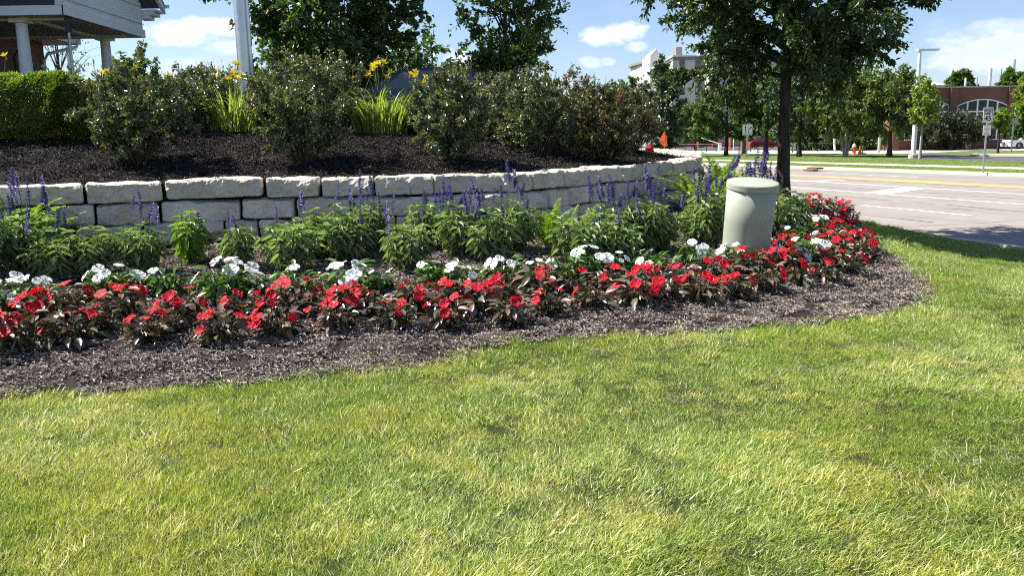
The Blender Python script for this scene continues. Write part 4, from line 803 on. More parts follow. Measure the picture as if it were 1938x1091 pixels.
fern('sword fern directly behind the utility cover, right of the largest fern', wp(1385, 12.6)+(float(H(*wp(1385, 12.6))),), 36, 1.1, 506)
fern('sword fern at the far end of the bed, pressed against the wall end', wp(1362, 15.3)+(float(H(*wp(1362, 15.3))),), 34, 1.2, 507)

# salvia
def salvia_mesh(seed, R, h, ns, k, mat_='leaf_salvia'):
    rg = np.random.default_rng(seed); m = MB(); P = []; D = []; Ln = []; tips = []
    for i in range(ns):
        az = i*2.4; q = math.sqrt((i+.5)/ns); e = np.array([R*q*math.cos(az), R*q*math.sin(az), h*(1-.3*q*q)*rg.uniform(.85, 1.08)]); B = bez(np.zeros(3), np.array([e[0]*.7, e[1]*.7, e[2]*.4]), e, 5); m.tube(B, [.005, .004, .004, .003, .002], 4, .2, 1, False); tips.append(e)
        for j in range(k):
            s = .18+.82*j/(k-1); a = np.array([np.interp(s, np.linspace(0, 1, 5), B[:, c]) for c in range(3)]); r = j*1.2+rg.normal()*.4
            for o in ((0, 1, 2, 3) if s > .5 else (0, 2)): P.append(a); g = r+o*math.pi/2; D.append([math.cos(g), math.sin(g), (rg.uniform(-.1, .9) if s > .9 else rg.uniform(-.35, .25)-.5*(1-s))]); Ln.append(.090*rg.uniform(.7, 1.15)*(.75 if s > .93 else 1))
    P, D, Ln = np.array(P), unit(np.array(D)), np.array(Ln); n = len(P); m.leaves(P, D, np.tile([0, 0, 1.], (n, 1))+rg.normal(0, .25, (n, 3)), Ln, Ln*.33, .3, rg.random(n), six=True, curl=.45)
    return m.mesh('foliage', [M[mat_], M['stem_green']]), tips
SV = [salvia_mesh(1, .19, .40, 15, 9), salvia_mesh(2, .22, .36, 17, 8), salvia_mesh(3, .16, .44, 12, 9), salvia_mesh(4, .20, .34, 15, 8)]
SVP = salvia_mesh(5, .11, .36, 9, 9, 'leaf_pale')
def spike_mesh(seed, L):
    rg = np.random.default_rng(seed); m = MB(); m.tube([(0, 0, -.06), (0, 0, L*.5), (.008, 0, L)], [.0025, .002, .001], 4, .1)
    for j in range(15):
        z = L*(.12+.88*j/14)+rg.normal()*.003; r = .022*(1-.5*j/14); n = 8; a = rg.uniform(0, 6.28)+np.arange(n)*6.283/n; P = np.c_[np.cos(a)*r*.2, np.sin(a)*r*.2, np.full(n, z)]; m.leaves(P, np.c_[np.cos(a), np.sin(a), rg.uniform(.1, .9, n)], np.tile([0, 0, 1.], (n, 1)), r*rg.uniform(.7, 1.3, n), .014, .2, rg.random(n))
    return m.mesh('flower_spike', M['violet'])
SK = [spike_mesh(1, .14), spike_mesh(2, .19), spike_mesh(3, .11), spike_mesh(4, .16)]
def salvia(label, P, v, nsp, sc, seed, proto=None, hi=.14):
    sc *= 1.26; nsp = int(nsp*.95)
    rg = np.random.default_rng(seed); me, tips = proto or SV[v]; root = thing('salvia', label, 'salvia', P, (0, 0, rg.uniform(0, 6)), 'salvias along the foot of the wall', sc); link('foliage', me, root, kind='stuff')
    for i in range(nsp):
        t = tips[int(rg.integers(len(tips)))]; link('flower_spike', SK[int(rg.choice([0, 1, 2, 3], p=[.3, .15, .3, .25]))], root, (t[0]*.9+rg.normal()*.02, t[1]*.9+rg.normal()*.02, t[2]+rg.uniform(0, hi)), (rg.normal()*.15, rg.normal()*.15, 0), rg.uniform(.7, 1.15))
SL = [(-20, 528, 0, 4, 1.2, 'salvia cut off by the left edge, under the tall fern'), (50, 510, 1, 12, 1.2, 'bushy salvia at the far left with a dense bunch of violet spikes under the fern'),
      (112, 528, 3, 4, 1.0, 'salvia just left of the large white-flowered clump nearest the left wall stones'), (182, 522, 3, 1, 1.0, 'low leafy salvia behind the white clump that is second from the left'),
      (272, 520, 0, 6, .95, 'salvia below the thin violet spikes at the second wall joint from the left'), (362, 500, 9, 2, 1.1, 'lone light green narrow salvia standing on bare mulch'),
      (455, 512, 2, 4, .85, 'light green salvia between the lone narrow one and the wide middle group'), (552, 515, 1, 4, 1.1, 'salvia left of the wide middle group, with two spikes before the wall joint'),
      (595, 488, 0, 3, .95, 'salvia set back at the wall foot behind the left end of the middle group'), (655, 496, 0, 7, 1.1, 'salvia in the middle group under the tallest violet bunch'),
      (705, 480, 2, 8, 1.05, 'salvia close to the wall in the middle group, crowded with violet spikes'), (772, 508, 1, 5, 1.0, 'salvia in the middle group standing forward, right of the third white clump'),
      (805, 470, 2, 5, .95, 'salvia at the wall behind the right end of the middle group'), (868, 486, 0, 10, 1.05, 'salvia right of the middle group with a dense violet bunch'),
      (925, 496, 3, 8, 1.15, 'dark leafy salvia right beside the dense violet bunch'), (975, 478, 0, 7, 1.05, 'salvia just left of the mid-bed fern'), (1100, 500, 1, 4, 1.1, 'salvia in front and right of the mid-bed fern'),
      (1150, 476, 0, 9, 1.05, 'salvia behind the leafy group right of the fern, with spikes against the grey stones'), (1170, 496, 3, 3, 1.05, 'salvia in front, centre of the leafy group right of the mid-bed fern'),
      (1218, 480, 2, 12, 1.15, 'salvia with the tallest violet bunch against the wall, right of the leafy group'), (1250, 474, 0, 5, 1.0, 'salvia at the right end of the leafy group, before the bare mulch gap'),
      (1318, 462, 3, 8, 1.0, 'salvia left of the utility cover, past the bare mulch gap'), (1352, 468, 2, 10, 1.2, 'tall salvia touching the left side of the utility cover'), (1338, 442, 0, 6, 1.2, 'salvia under the largest fern behind the one by the utility cover')]
for i, (px, py, v, nsp, sc, lb) in enumerate(SL): salvia(lb, mp3(px, py), v, nsp, sc, 600+i, SVP if v == 9 else None)
for i, (px, y, nsp, sc, lb) in enumerate([(1408, 12.2, 12, 1.25, 'salvia with a violet thicket right above the lid of the utility cover'), (1436, 11.6, 14, 1.2, 'rightmost salvia thicket of violet spikes beside the young tree trunk'), (1422, 13.0, 12, 1.4, 'salvia behind the two spike thickets beside the young tree trunk'), (1475, 10.8, 3, 1.15, 'leafy salvia on the right side of the utility cover'), (1500, 11.8, 0, 1.1, 'leafy salvia among the white blooms behind the utility cover')]):
    P = wp(px, y); salvia(lb, (P[0], P[1], float(H(*P))), (0, 2, 1, 3, 0)[i], nsp, sc, 640+i, hi=.2)

# impatiens
def leaf_mesh(name, m, L, w, fold, curl):
    b = MB(); pts = []
    for t, ww in ((0, .12), (.28, .85), (.58, 1), (.84, .55), (1, 0)):
        for s in ((-1, 0, 1) if ww else (0,)): pts.append((L*t, s*w/2*ww, abs(s)*w*fold*ww-curl*L*t*t+.02*L*math.sin(t*9)*abs(s)))
    b.add(pts, [[0, 3, 4, 1], [1, 4, 5, 2], [3, 6, 7, 4], [4, 7, 8, 5], [6, 9, 10, 7], [7, 10, 11, 8]], [.5]*13); b.add(np.array(pts)[[9, 10, 11, 12]], [[0, 3, 1], [1, 3, 2]]); return b
def leafset(mat_, seed):
    out = []
    for i, (L, w, f, c) in enumerate(((.10, .043, .25, .25), (.09, .042, .2, .4), (.08, .038, .3, .1), (.105, .042, .22, .35))):
        for t in (.25, .75, .95): b = leaf_mesh('leaf', None, L, w, f, c); b.T = [x*0+t for x in b.T]; out.append(b.mesh('leaf', M[mat_], True))
    return out
LFB = leafset('leaf_bronze', 1); LFG = leafset('leaf_green', 2)
FLR = [flower_mesh('flower', M['red'], .047, 5, c, s) for c, s in ((.12, 1), (.28, 2), (.05, 3), (.4, 4))]
FLW = [flower_mesh('flower', M['white_petal'], .048, 5, c, s) for c, s in ((.10, 11), (.25, 12), (.04, 13))]
def core(mat_, stem, seed):
    rg = np.random.default_rng(seed); m = MB()
    P = []
    for i in range(13):
        az = i*2.4; q = .14*math.sqrt((i+.5)/13); e = np.array([q*math.cos(az), q*math.sin(az), .19*rg.uniform(.8, 1.15)*(1-q*1.6)]); m.tube([(e[0]*.2, e[1]*.2, -.01), (e[0]*.7, e[1]*.7, e[2]*.5), tuple(e)], [.0055, .0045, .003], 4, .3, 1, False)
        for j in range(11): P.append(e*np.array([1, 1, rg.uniform(.3, 1.05)])*rg.uniform(.6, 1.05))
    P = np.array(P); n = len(P); D = unit(P*np.array([1, 1, 0])*9+rnd_unit(n, rg)*.8+np.array([0, 0, .15])); m.leaves(P, D, rnd_unit(n, rg)*.5+np.array([0, 0, 1.]), rg.uniform(.06, .09, n), .034, .22, rg.random(n), six=True, curl=.3); return m.mesh('foliage', [M[mat_], M[stem]])
CB = [core('leaf_bronze', 'stem_dark', k) for k in range(3)]; CG = [core('leaf_green', 'stem_green', k+5) for k in range(3)]
def impatiens(label, P, red, nf, sc, seed, group):
    rg = np.random.default_rng(seed); root = thing('red_impatiens' if red else 'white_impatiens', label, 'impatiens', P, (rg.normal()*.05, rg.normal()*.05, 0), group, sc*rg.uniform(.86, 1.1))
    link('foliage', (CB if red else CG)[seed % 3], root, rot=(0, 0, rg.uniform(0, 6)), kind='stuff'); LS = LFB if red else LFG; FS = FLR if red else FLW; wide = rg.uniform(.9, 1.25)
    for i in range(24):
        az = i*2.4+rg.normal()*.3; el = rg.uniform(-.1, .95); r = .13*wide; p = (r*math.cos(az)*math.cos(el), r*math.sin(az)*math.cos(el), .05+.17*math.sin(max(el, .0))+rg.uniform(0, .05)); link('leaf', LS[int(rg.integers(len(LS)))], root, p, (rg.normal()*.3, .25-el*.7+rg.normal()*.25, az), rg.uniform(.8, 1.2))
    for i in range(nf):
        az = -1.57+rg.normal()*1.9; q = rg.uniform(.25, 1)**.7; el = math.acos(min(1, q*.97)); r = .20; n_ = Vector((math.cos(az)*math.cos(el)*.75+rg.normal()*.22, math.sin(az)*math.cos(el)*.75-.22+rg.normal()*.22, .75)).normalized()
        link('flower', FS[int(rg.integers(len(FS)))], root, (r*math.cos(az)*math.cos(el), r*math.sin(az)*math.cos(el), .085+.17*math.sin(el)), n_.to_track_quat('Z', 'Y').to_euler(), rg.uniform(.8, 1.18))
ORD = 'first second third fourth fifth sixth seventh eighth ninth tenth eleventh twelfth thirteenth fourteenth fifteenth sixteenth seventeenth eighteenth nineteenth twentieth twenty-first twenty-second twenty-third twenty-fourth twenty-fifth twenty-sixth'.split()
NUM = 'no one two three four five six seven eight nine ten'.split()
FR1 = [(35, 662, 6, 1.1), (143, 650, 2, 1.), (283, 652, 3, 1.), (418, 650, 5, 1.), (528, 640, 5, 1.), (640, 628, 4, .95), (748, 622, 2, .9), (852, 620, 3, 1.), (962, 614, 3, .95), (1042, 596, 3, .9), (1122, 586, 1, .9), (1212, 582, 6, 1.05), (1262, 570, 4, .9), (1330, 572, 4, 1.), (1392, 564, 5, 1.), (1448, 554, 3, 1.), (1506, 540, 2, 1.), (1560, 534, 4, 1.), (1604, 520, 4, 1.05), (1632, 492, 4, 1.)]
FR2 = [(88, 618, 4, 1.1), (236, 604, 6, 1.15), (345, 606, 4, 1.), (455, 602, 4, 1.), (562, 592, 7, 1.1), (668, 598, 4, 1.), (785, 590, 4, 1.), (866, 584, 4, 1.), (948, 576, 4, 1.), (1018, 560, 3, 1.), (1082, 562, 2, 1.), (1150, 552, 3, 1.), (1218, 548, 4, 1.), (1290, 544, 3, 1.), (1352, 536, 4, 1.), (1420, 526, 5, 1.1), (1478, 516, 5, 1.1), (1536, 508, 5, 1.), (1588, 494, 5, 1.05), (1618, 468, 5, 1.)]
FR3 = [(1480, 478, 5, 1.), (1512, 474, 3, .9), (1556, 482, 4, .95), (1570, 452, 5, 1.05), (1600, 446, 6, 1.05), (1548, 428, 5, 1.05), (1584, 424, 6, 1.1), (1598, 408, 5, 1.1), (1556, 404, 6, 1.1), (1580, 396, 5, 1.1), (1538, 392, 5, 1.1)]
FW = [(14, 590, 8, 1.2), (70, 584, 7, 1.1), (212, 562, 7, 1.25), (262, 556, 3, .9), (432, 566, 7, 1.25), (484, 562, 2, .8), (662, 560, 6, 1.3), (722, 552, 1, .8), (826, 545, 3, 1.), (872, 548, 5, 1.05), (960, 540, 5, 1.1), (1012, 536, 5, 1.), (1118, 524, 7, 1.15), (1160, 518, 3, .9), (1236, 518, 4, 1.), (1312, 500, 3, 1.), (1392, 506, 5, 1.05)]
FW2 = [(1488, 508, 6, 1.05), (1538, 496, 3, 1.), (1520, 456, 6, 1.05), (1558, 466, 4, .9), (1536, 434, 6, 1.05), (1508, 420, 5, 1.05), (1560, 412, 3, .9), (1512, 404, 6, 1.1), (1534, 398, 6, 1.1), (1498, 394, 5, 1.1), (1500, 438, 4, 1.)]
def rows(L, red, where, seed, grp):
    for i, (px, py, nf, sc) in enumerate(L):
        col = 'bronze-leaved red' if red else 'white'
        impatiens('%s impatiens, %s from the left %s' % (col, ORD[i], where), mp3(px, py), red, min(nf+1, 10), sc, seed+i, grp)
rows(FR1, True, 'in the front row along the open mulch', 700, 'red impatiens in the flower bed')
rows(FR2, True, 'in the second row from the lawn', 740, 'red impatiens in the flower bed')
rows(sorted(FR3), True, 'in the red bank right of the utility cover', 780, 'red impatiens in the flower bed')
rows(FW, False, 'in the row between salvias and red blooms', 800, 'white impatiens in the flower bed')
rows(sorted(FW2), False, 'among the white bank right of the utility cover', 830, 'white impatiens in the flower bed')
for i, (px, py, red, lb) in enumerate([(1446, 500, 1, 'red impatiens tight against the right foot of the utility cover'), (1606, 430, 1, 'red impatiens at the outermost lawn corner of the red bank'), (1570, 470, 1, 'red impatiens between two white clumps in the middle of the right bank'),
    (1628, 476, 1, 'red impatiens where the red bank meets the bare mulch point'), (1546, 446, 0, 'white impatiens in the heart of the right bank'), (1520, 486, 0, 'low white impatiens just right of the utility cover, nearest the red rows'), (1500, 460, 0, 'white impatiens touching the right side of the utility cover'), (1522, 412, 1, 'red impatiens sunk between the far white clumps'),
    (190, 632, 1, 'red impatiens between the second and third front plants from the left'), (318, 628, 1, 'red impatiens behind the third front plant from the left'), (505, 606, 1, 'red impatiens in the gap left of the densest red clump'), (612, 602, 1, 'red impatiens just right of the densest red clump'), (705, 606, 1, 'red impatiens in the gap below the third white clump'), (905, 596, 1, 'red impatiens in the gap below the fourth white clump'), (130, 600, 1, 'red impatiens behind the second front plant from the left'),
    (320, 560, 0, 'small white impatiens between the second and third white clumps'), (560, 556, 0, 'small white impatiens between the third white clump and the densest red one'), (1070, 530, 0, 'small white impatiens below the mid-bed fern')]): impatiens(lb, mp3(px, py), bool(red), 4 if red else (6 if px > 1400 else 2), 1.0, 880+i, ('red' if red else 'white')+' impatiens in the flower bed')
# seen beyond: more red and white bank along the far bed edge, hidden side
for i, (px, y, red) in enumerate([(1512, 14.6, 0), (1530, 14.2, 1), (1548, 14.6, 1), (1500, 15.6, 0)]):
    P = wp(px, y); impatiens(['white impatiens hugging the young tree on its right side', 'red impatiens nearest the road, left one of the far pair', 'red impatiens nearest the road, right one of the far pair', 'white impatiens farthest back behind the young tree'][i], (P[0], P[1], float(H(*P))), bool(red), 6, 1.15, 860+i, ('red' if red else 'white')+' impatiens in the flower bed')
# ------------------------------------------------------------------ utility cover
p = mark(1408, 494); t = thing('utility_cover', 'pale sage green plastic utility pedestal leaning slightly among the white and red flowers', 'utility pedestal', (p[0], p[1], p[2]-.06), (math.radians(9), math.radians(1.6), 0))
SC = .047*p[1]/8.0*1.0
RW = 47.0/FPX*p[1]; HH = .90*p[1]/8.6
m = MB(); m.lathe([(RW*.92, 0), (RW*.925, .1), (RW*.945, HH*.55), (RW*.965, HH-.075), (RW*.90, HH-.07)], 64); m.obj('body', M['ped'], t, smooth=True)
m = MB(); m.lathe([(RW*.90, HH-.078), (RW*.985, HH-.078), (RW*1.0, HH-.072), (RW*1.0, HH-.020), (RW*.985, HH-.010), (RW*.93, HH-.006), (RW*.6, HH+.0), (.001, HH+.003)], 64); m.obj('lid', M['ped'], t, smooth=20)

# marker flags
def flag(label, px, py, y, m_, h=.4, w=.16):
    p0 = at_y(px, py, y); g = gz(p0[0], p0[1]); t = thing('marker_flag', label, 'marker flag', (p0[0], p0[1], g)); s = MB(); z1 = p0[2]-g+h*.15
    s.tube([(0, 0, -.05), (0, 0, z1)], .004, 5); s.obj('wire', M['galv'], t); f = MB(); n = 5
    V = []
    for i in range(n+1):
        a = i/n; V += [(-w*a*.75+.01*math.sin(a*5), .03*math.sin(a*6), z1-.42*a*h*.9), (.0+.055*a*(1-a), .03*math.sin(a*6)+.004, z1-h*.95*min(1, a*.35+.65)*(1 if i else .0)-.02*a)]
    V = [(0, 0, z1), (w*.25, .01, z1-h*.45), (w*.32, .02, z1-h*.95), (-w*.05, .03, z1-h), (-w*.6, .0, z1-h*.62), (-w*.25, .02, z1-h*.3), (0, -.015, z1-h*.55)]
    f.add(V, [[0, 1, 6], [1, 2, 6], [2, 3, 6], [3, 4, 6], [4, 5, 6], [5, 0, 6]]); f.obj('cloth', m_, t)
flag('small orange marker flag standing behind the far end of the stone wall', 1258, 252, 19.0, M['orange'], .36, .22)
flag('small crumpled red marker flag left of the orange one', 1232, 272, 18.0, M['fresh_red'], .22, .22)

# flagpole
L0 = loc_y(468, 14.4, py=180); t = thing('flagpole', 'tall brushed aluminium flagpole between the rose shrubs', 'flagpole', L0); m = MB(); m.tube([(0, 0, -.1), (0, 0, 3), (0, 0, 9)], [.125, .118, .07], 32); m.obj('pole', M['alu'], t, smooth=40)
m = MB(); m.lathe([(.19, 0), (.19, .03), (.13, .07), (.112, .08)], 24); m.obj('base_collar', M['alu'], t, smooth=30)
m = MB(); m.lathe([(.001, 9.2), (.07, 9.13), (.09, 9.06), (.07, 9.0), (.001, 8.98)], 16); m.obj('ball_finial', M['alu'], t, smooth=True)

# ------------------------------------------------------------------ building with entrance canopy
ZS = 4.58; X0 = -10.1; YA, YB = 19.85, 24.1; ZG = 1.9
t = thing('entrance_canopy', 'white gabled entrance canopy on round columns jutting from the brick building', 'canopy', (X0, (YA+YB)/2, ZG)); O = np.array([X0, (YA+YB)/2, ZG]); ym = (YA+YB)/2
def cp(m, name, mt, **k):
    for i, v in enumerate(m.V): m.V[i] = v-O
    return m.obj(name, mt, t, **k)
XW = X0-12.5; EZ = ZS+.98; RZ_ = EZ+1.75
m = MB(); m.boxb(XW, X0-.02, YA+.02, YB-.02, ZS+.02, ZS+.9); cp(m, 'beam_box', M['white'])
m = MB(); m.boxb(XW, X0, YA-.03, YA+.02, ZS-.02, ZS+.19); m.boxb(X0-.03, X0+.02, YA-.03, YB+.03, ZS-.02, ZS+.19); m.boxb(XW, X0, YB-.02, YB+.03, ZS-.02, ZS+.19); cp(m, 'fascia_trim', M['white'])
m = MB(); m.prism([(YA+.02, ZS+.92), (YB-.02, ZS+.92), (ym, RZ_)], 'x', XW, X0-.05); cp(m, 'gable', M['white'])
for i, z in enumerate(np.arange(ZS+.34, RZ_-.1, .46)):
    m = MB(); f = 1 if z < EZ else max(.05, (RZ_-z)/(RZ_-EZ)); hw = (YB-YA)/2*f; m.box((X0+.005, ym, z), (.02, hw*2, .012)); cp(m, 'lap_shadow_strip', M['soffit'])
m = MB(); m.boxb(XW+.1, X0-.25, YA+.25, YB-.25, ZS-.012, ZS+.01); cp(m, 'soffit', M['soffit'])
for yy in (YA+.55, YB-.55):
    m = MB(); m.boxb(XW, X0-.3, yy-.09, yy+.09, ZS-.07, ZS-.014); cp(m, 'soffit_beam', M['white'])
m = MB(); m.boxb(X0-1.25, X0-1.05, YA+.3, YB-.3, ZS-.075, ZS-.016); cp(m, 'soffit_beam', M['white'])
m = MB()
for sg, y0 in ((-1, YA), (1, YB)):
    ye = y0+sg*.55; m.prism([(ym, RZ_+.12), (ye, EZ-.02), (ye, EZ-.14), (ym, RZ_-.02)], 'x', XW, X0+.42)
cp(m, 'roof', M['grey_trim'])
for sg, y0 in ((-1, YA), (1, YB)):
    ye = y0+sg*.55; m = MB(); m.prism([(ym, RZ_+.0), (ye, EZ-.13), (ye, EZ-.30), (ym, RZ_-.2)], 'x', X0+.34, X0+.425); cp(m, 'rake_board', M['white'])
    m = MB(); m.prism([(ye, EZ-.14), (ye+sg*.12, EZ-.12), (ye+sg*.12, EZ-.02), (ye, EZ-.04)], 'x', XW, X0+.5); cp(m, 'gutter', M['white'])
    m = MB(); a, b_ = sorted((y0, ye)); m.boxb(X0-.3, X0+.40, a, b_, EZ-.30, EZ-.24); m.boxb(X0-.2, X0+.3, a+.08 if sg < 0 else a, b_ if sg < 0 else b_-.08, EZ-.40, EZ-.302); m.boxb(X0-.1, X0+.18, a+.2 if sg < 0 else a, b_ if sg < 0 else b_-.2, EZ-.50, EZ-.402); cp(m, 'eave_return', M['white'])
m = MB(); m.boxb(X0-1.55, X0-.16, YA-.035, YA-.005, ZS+.20, ZS+.85); cp(m, 'dark_louver', M['black'])
m = MB(); m.boxb(X0-.16, X0+.0, YA-.06, YA-.036, ZS+.19, ZS+.9); m.boxb(X0-1.72, X0-1.55, YA-.06, YA-.036, ZS+.19, ZS+.9); cp(m, 'corner_board', M['white'])
for (px, y) in ((42, 20.35), (197, 23.75), (-330, 20.35), (-90, 23.75)):
    x = at_y(px, 60, y)[0]; m = MB(); m.lathe([(.19, ZG-.1), (.19, ZG+.12), (.155, ZG+.16), (.15, ZG+1), (.125, ZS-.22), (.125, ZS-.14), (.15, ZS-.12)], 28, (x, y, 0)); c = cp(m, 'column', M['white'], smooth=30)
    m = MB(); m.boxb(x-.19, x+.19, y-.19, y+.19, ZS-.12, ZS-.022); 
    for i, v in enumerate(m.V): m.V[i] = v-O
    m.obj('capital', M['white'], c)
x = at_y(130, 60, 20.1)[0]
t2 = thing('downspout_post', 'slim steel post with a dark bracket hanging at the corner of the canopy', 'post', (x, 20.1, 1.8)); m = MB(); m.tube([(0, 0, 0), (0, 0, ZS-1.8-.3)], .032, 10); m.obj('pipe', M['galv'], t2, smooth=True); m = MB(); m.box((0, 0, ZS-1.8-.2), (.1, .1, .36)); m.obj('bracket', M['black'], t2)
# brick building behind the canopy
SHB = .5
t = thing('brick_building', 'dark red brick building under a white eave behind the canopy columns', 'building', (-15.7, 26, 1.9)); O = np.array([-15.7-SHB*0, 26, 1.9])
m = MB(); m.boxb(-32, -15.7, 15, 28.3, 1.5, 5.0); cp(m, 'brick_wall', M['brick'])
m = MB(); m.boxb(-32.7, -14.9, 14.3, 29.1, 5.02, 5.06); cp(m, 'eave_soffit', M['white'])
m = MB(); m.boxb(-14.95, -14.88, 14.3, 29.1, 5.0, 5.22); m.boxb(-32.7, -14.88, 29.1, 29.17, 5.0, 5.22); cp(m, 'fascia_board', M['white'])
m = MB(); m.add([(-32.9, 14.1, 5.22), (-14.7, 14.1, 5.22), (-14.7, 29.3, 5.22), (-32.9, 29.3, 5.22), (-26, 21.7, 8.4), (-21.5, 21.7, 8.4)], [[0, 1, 5, 4], [2, 3, 4, 5]]); m.add(m.V[0], [[1, 2, 5], [3, 0, 4]]); cp(m, 'roof', M['grey_trim'])
m = MB(); m.tube([(-14.82, 28.9, 5.1), (-14.86, 28.8, 4.9), (-15.5, 28.15, 4.62), (-15.62, 28.12, 4.4), (-15.62, 28.12, 1.8)], .05, 8); cp(m, 'downspout', M['white'], smooth=True)
m = MB(); P = [(-15.7, 26.55, 3.35), (-15.66, 26.55, 3.35), (-15.66, 26.55, 4.35)]+[(-15.66+.24*(1-math.cos(a)), 26.55, 4.35+.26*math.sin(a)) for a in np.linspace(.2, math.pi, 8)]+[(-15.18, 26.55, 4.2)]
t3 = thing('gooseneck_lamp', 'black gooseneck barn lamp mounted on the dark brick wall', 'wall lamp', P[0]); O3 = np.array(P[0]); m.tube(np.array(P)-O3, .028, 8); m.obj('arm', M['black'], t3, smooth=True)
m = MB(); m.lathe([(.035, .12), (.07, .08), (.075, -.08), (.13, -.16), (.19, -.28), (.27, -.36), (.255, -.36), (.17, -.26), (.06, -.1)], 20, tuple(np.array((-15.18, 26.55, 4.15))-O3)); m.obj('shade', M['black'], t3, smooth=30)

for o in S.objects:
    if o.parent is None and o.name in ('brick_building', 'gooseneck_lamp'): o.location.x += SHB

# ------------------------------------------------------------------ cars
def car(name, label, loc, rz, mt, L=4.7, Wd=1.82, Ht=1.46, group=None, suv=False, mirror=1):
    t = thing(name, label, 'car', loc, (0, 0, rz), group); w = Wd/2; hb_ = .98 if suv else .86; x0, x1 = -L/2, L/2; wr = .34; wx = (x0+.88, x1-.98); pr = [(x0+.02, .28)]
    def arch(c): return [(c+.40*math.cos(a), wr+.40*math.sin(a)-.02) for a in np.linspace(math.pi, 0, 9)]
    pr += [(wx[0]-.42, .24)]+arch(wx[0])+[(wx[0]+.42, .22), (wx[1]-.42, .22)]+arch(wx[1])+[(wx[1]+.42, .24), (x1-.03, .30), (x1, .52), (x1-.10, hb_-.20), (x1-.75, hb_-.05), (x1-1.35, hb_+.02), (x0+.9, hb_+.06), (x0+.12, hb_+.04), (x0, hb_-.25), (x0-.02, .5)]
    m = MB(); n = len(pr); P = np.array(pr)
    for (ya, yb) in ((-w, w),):
        V = []
        for y, ins in ((-w+.06, 1.), (-w, .0), (w, .0), (w-.06, 1.)):
            q = P.copy(); up_ = q[:, 1] > hb_-.1; yy = np.where(up_ & (ins < .5), y*.965, y); V.append(np.c_[q[:, 0], yy, q[:, 1]])
        Vc = np.concatenate(V[1:3]); m.add(Vc, [[i, (i+1) % n, n+(i+1) % n, n+i] for i in range(n)]); m.add(Vc, [list(range(n))[::-1], [n+i for i in range(n)]])
    m.obj('body', mt, t, smooth=35)
    b0, b1 = x0+(.25 if suv else .62), x1-1.15; r0_, r1 = x0+(.75 if suv else 1.30), x1-2.05; nn = 13; xs = np.linspace(0, 1, nn); m = MB(); V = []
    for y0, y1 in ((-w*.95, -w*.72), (w*.95, w*.72)):
        V += [(b0+(b1-b0)*s, y0, hb_) for s in xs]+[(r0_+(r1-r0_)*s, y1, Ht-.11*(2*s-1)**2) for s in xs]
    F = []
    for a in (0, 2*nn): F += [[a+i, a+i+1, a+nn+i+1, a+nn+i] for i in range(nn-1)]
    F += [[nn+i, nn+i+1, 3*nn+i+1, 3*nn+i] for i in range(nn-1)]+[[0, nn, 3*nn, 2*nn], [nn-1, 2*nn-1, 4*nn-1, 3*nn-1]]; m.add(V, F); m.obj('cabin', mt, t, smooth=35)
    def sidewin(s0, s1, sg):
        q = []; k = 6
        for s in np.linspace(s0, s1, k): q.append((b0+(b1-b0)*s+(.12 if s < .2 else (-.12 if s > .85 else 0)), sg*(w*.95+.012), hb_+.03))
        for s in np.linspace(s1, s0, k):
            f = .84; zt = Ht-.11*(2*s-1)**2; xb = b0+(b1-b0)*s; xt = r0_+(r1-r0_)*s; q.append((xb+(xt-xb)*f, sg*(w*.95+(w*.72-w*.95)*f+.012), hb_+(zt-hb_)*f))
        mm = MB(); mm.add(q, [[i, i+1, 2*k-2-i, 2*k-1-i] for i in range(k-1)]); mm.obj('side_window', M['car_glass'], t)
    for sg in (-1, 1): sidewin(.10, .46, sg); sidewin(.51, .90, sg)
    for nm, xb, xt, s_ in (('rear_window', b0, r0_, -1), ('windscreen', b1, r1, 1)):
        zt = Ht-.11; mm = MB(); q = [(xb+(xt-xb)*f+s_*.012, y*g, hb_+(zt-hb_)*f+.008) for f, g in ((.06, .93), (.92, .74)) for y in (-w, w)]; mm.add(q, [[0, 1, 3, 2]]); mm.obj(nm, M['tint_glass'], t)
    for x in wx:
        for sg in (-1, 1):
            mm = MB(); Y = sg*(w-.12); th = np.linspace(0, 2*math.pi, 21)[:-1]; rr = [(.22, -.11), (.33, -.11), (.345, -.06), (.345, .06), (.33, .11), (.22, .11)]
            V = [(r*math.cos(a), q, r*math.sin(a)) for r, q in rr for a in th]; mm.add(V, [[i*20+j, i*20+(j+1) % 20, (i+1)*20+(j+1) % 20, (i+1)*20+j] for i in range(5) for j in range(20)]); wh = mm.obj('wheel', M['tyre'], t, loc=(x, Y, .345), smooth=30)
            mm = MB()
            for k in range(5): a = k*2*math.pi/5; mm.box((.11*math.cos(a), sg*.085, .11*math.sin(a)), (.2, .02, .05), M=[[math.cos(a), 0, -math.sin(a)], [0, 1, 0], [math.sin(a), 0, math.cos(a)]])
            mm.tube([(.0, sg*.06, 0), (0, sg*.1, 0)], .05, 10); mm.obj('rim', M['rim'], wh)
    for sg in (-1, 1):
        mm = MB(); mm.box((x1-.10, sg*(w-.25), hb_-.24), (.22, .36, .13)); mm.obj('headlight', M['rim'], t); mm = MB(); mm.box((x0+.05, sg*(w-.2), hb_-.18), (.12, .3, .16)); mm.obj('tail_light', M['lamp_on'], t)
    return t
c0 = loc_y(792, 24.6)
car('parked_car', 'dark slate car roof and side windows showing above the daylilies', (c0[0], c0[1], c0[2]+.12), math.pi+.03, M['car_dark'], 5.0, 1.9, 1.60, suv=True)
c1 = far(1946, 282); car('parked_car', 'white car half cut off by the right edge, in front of the brick office', (c1[0], c1[1], .045), .0, M['car_white'])
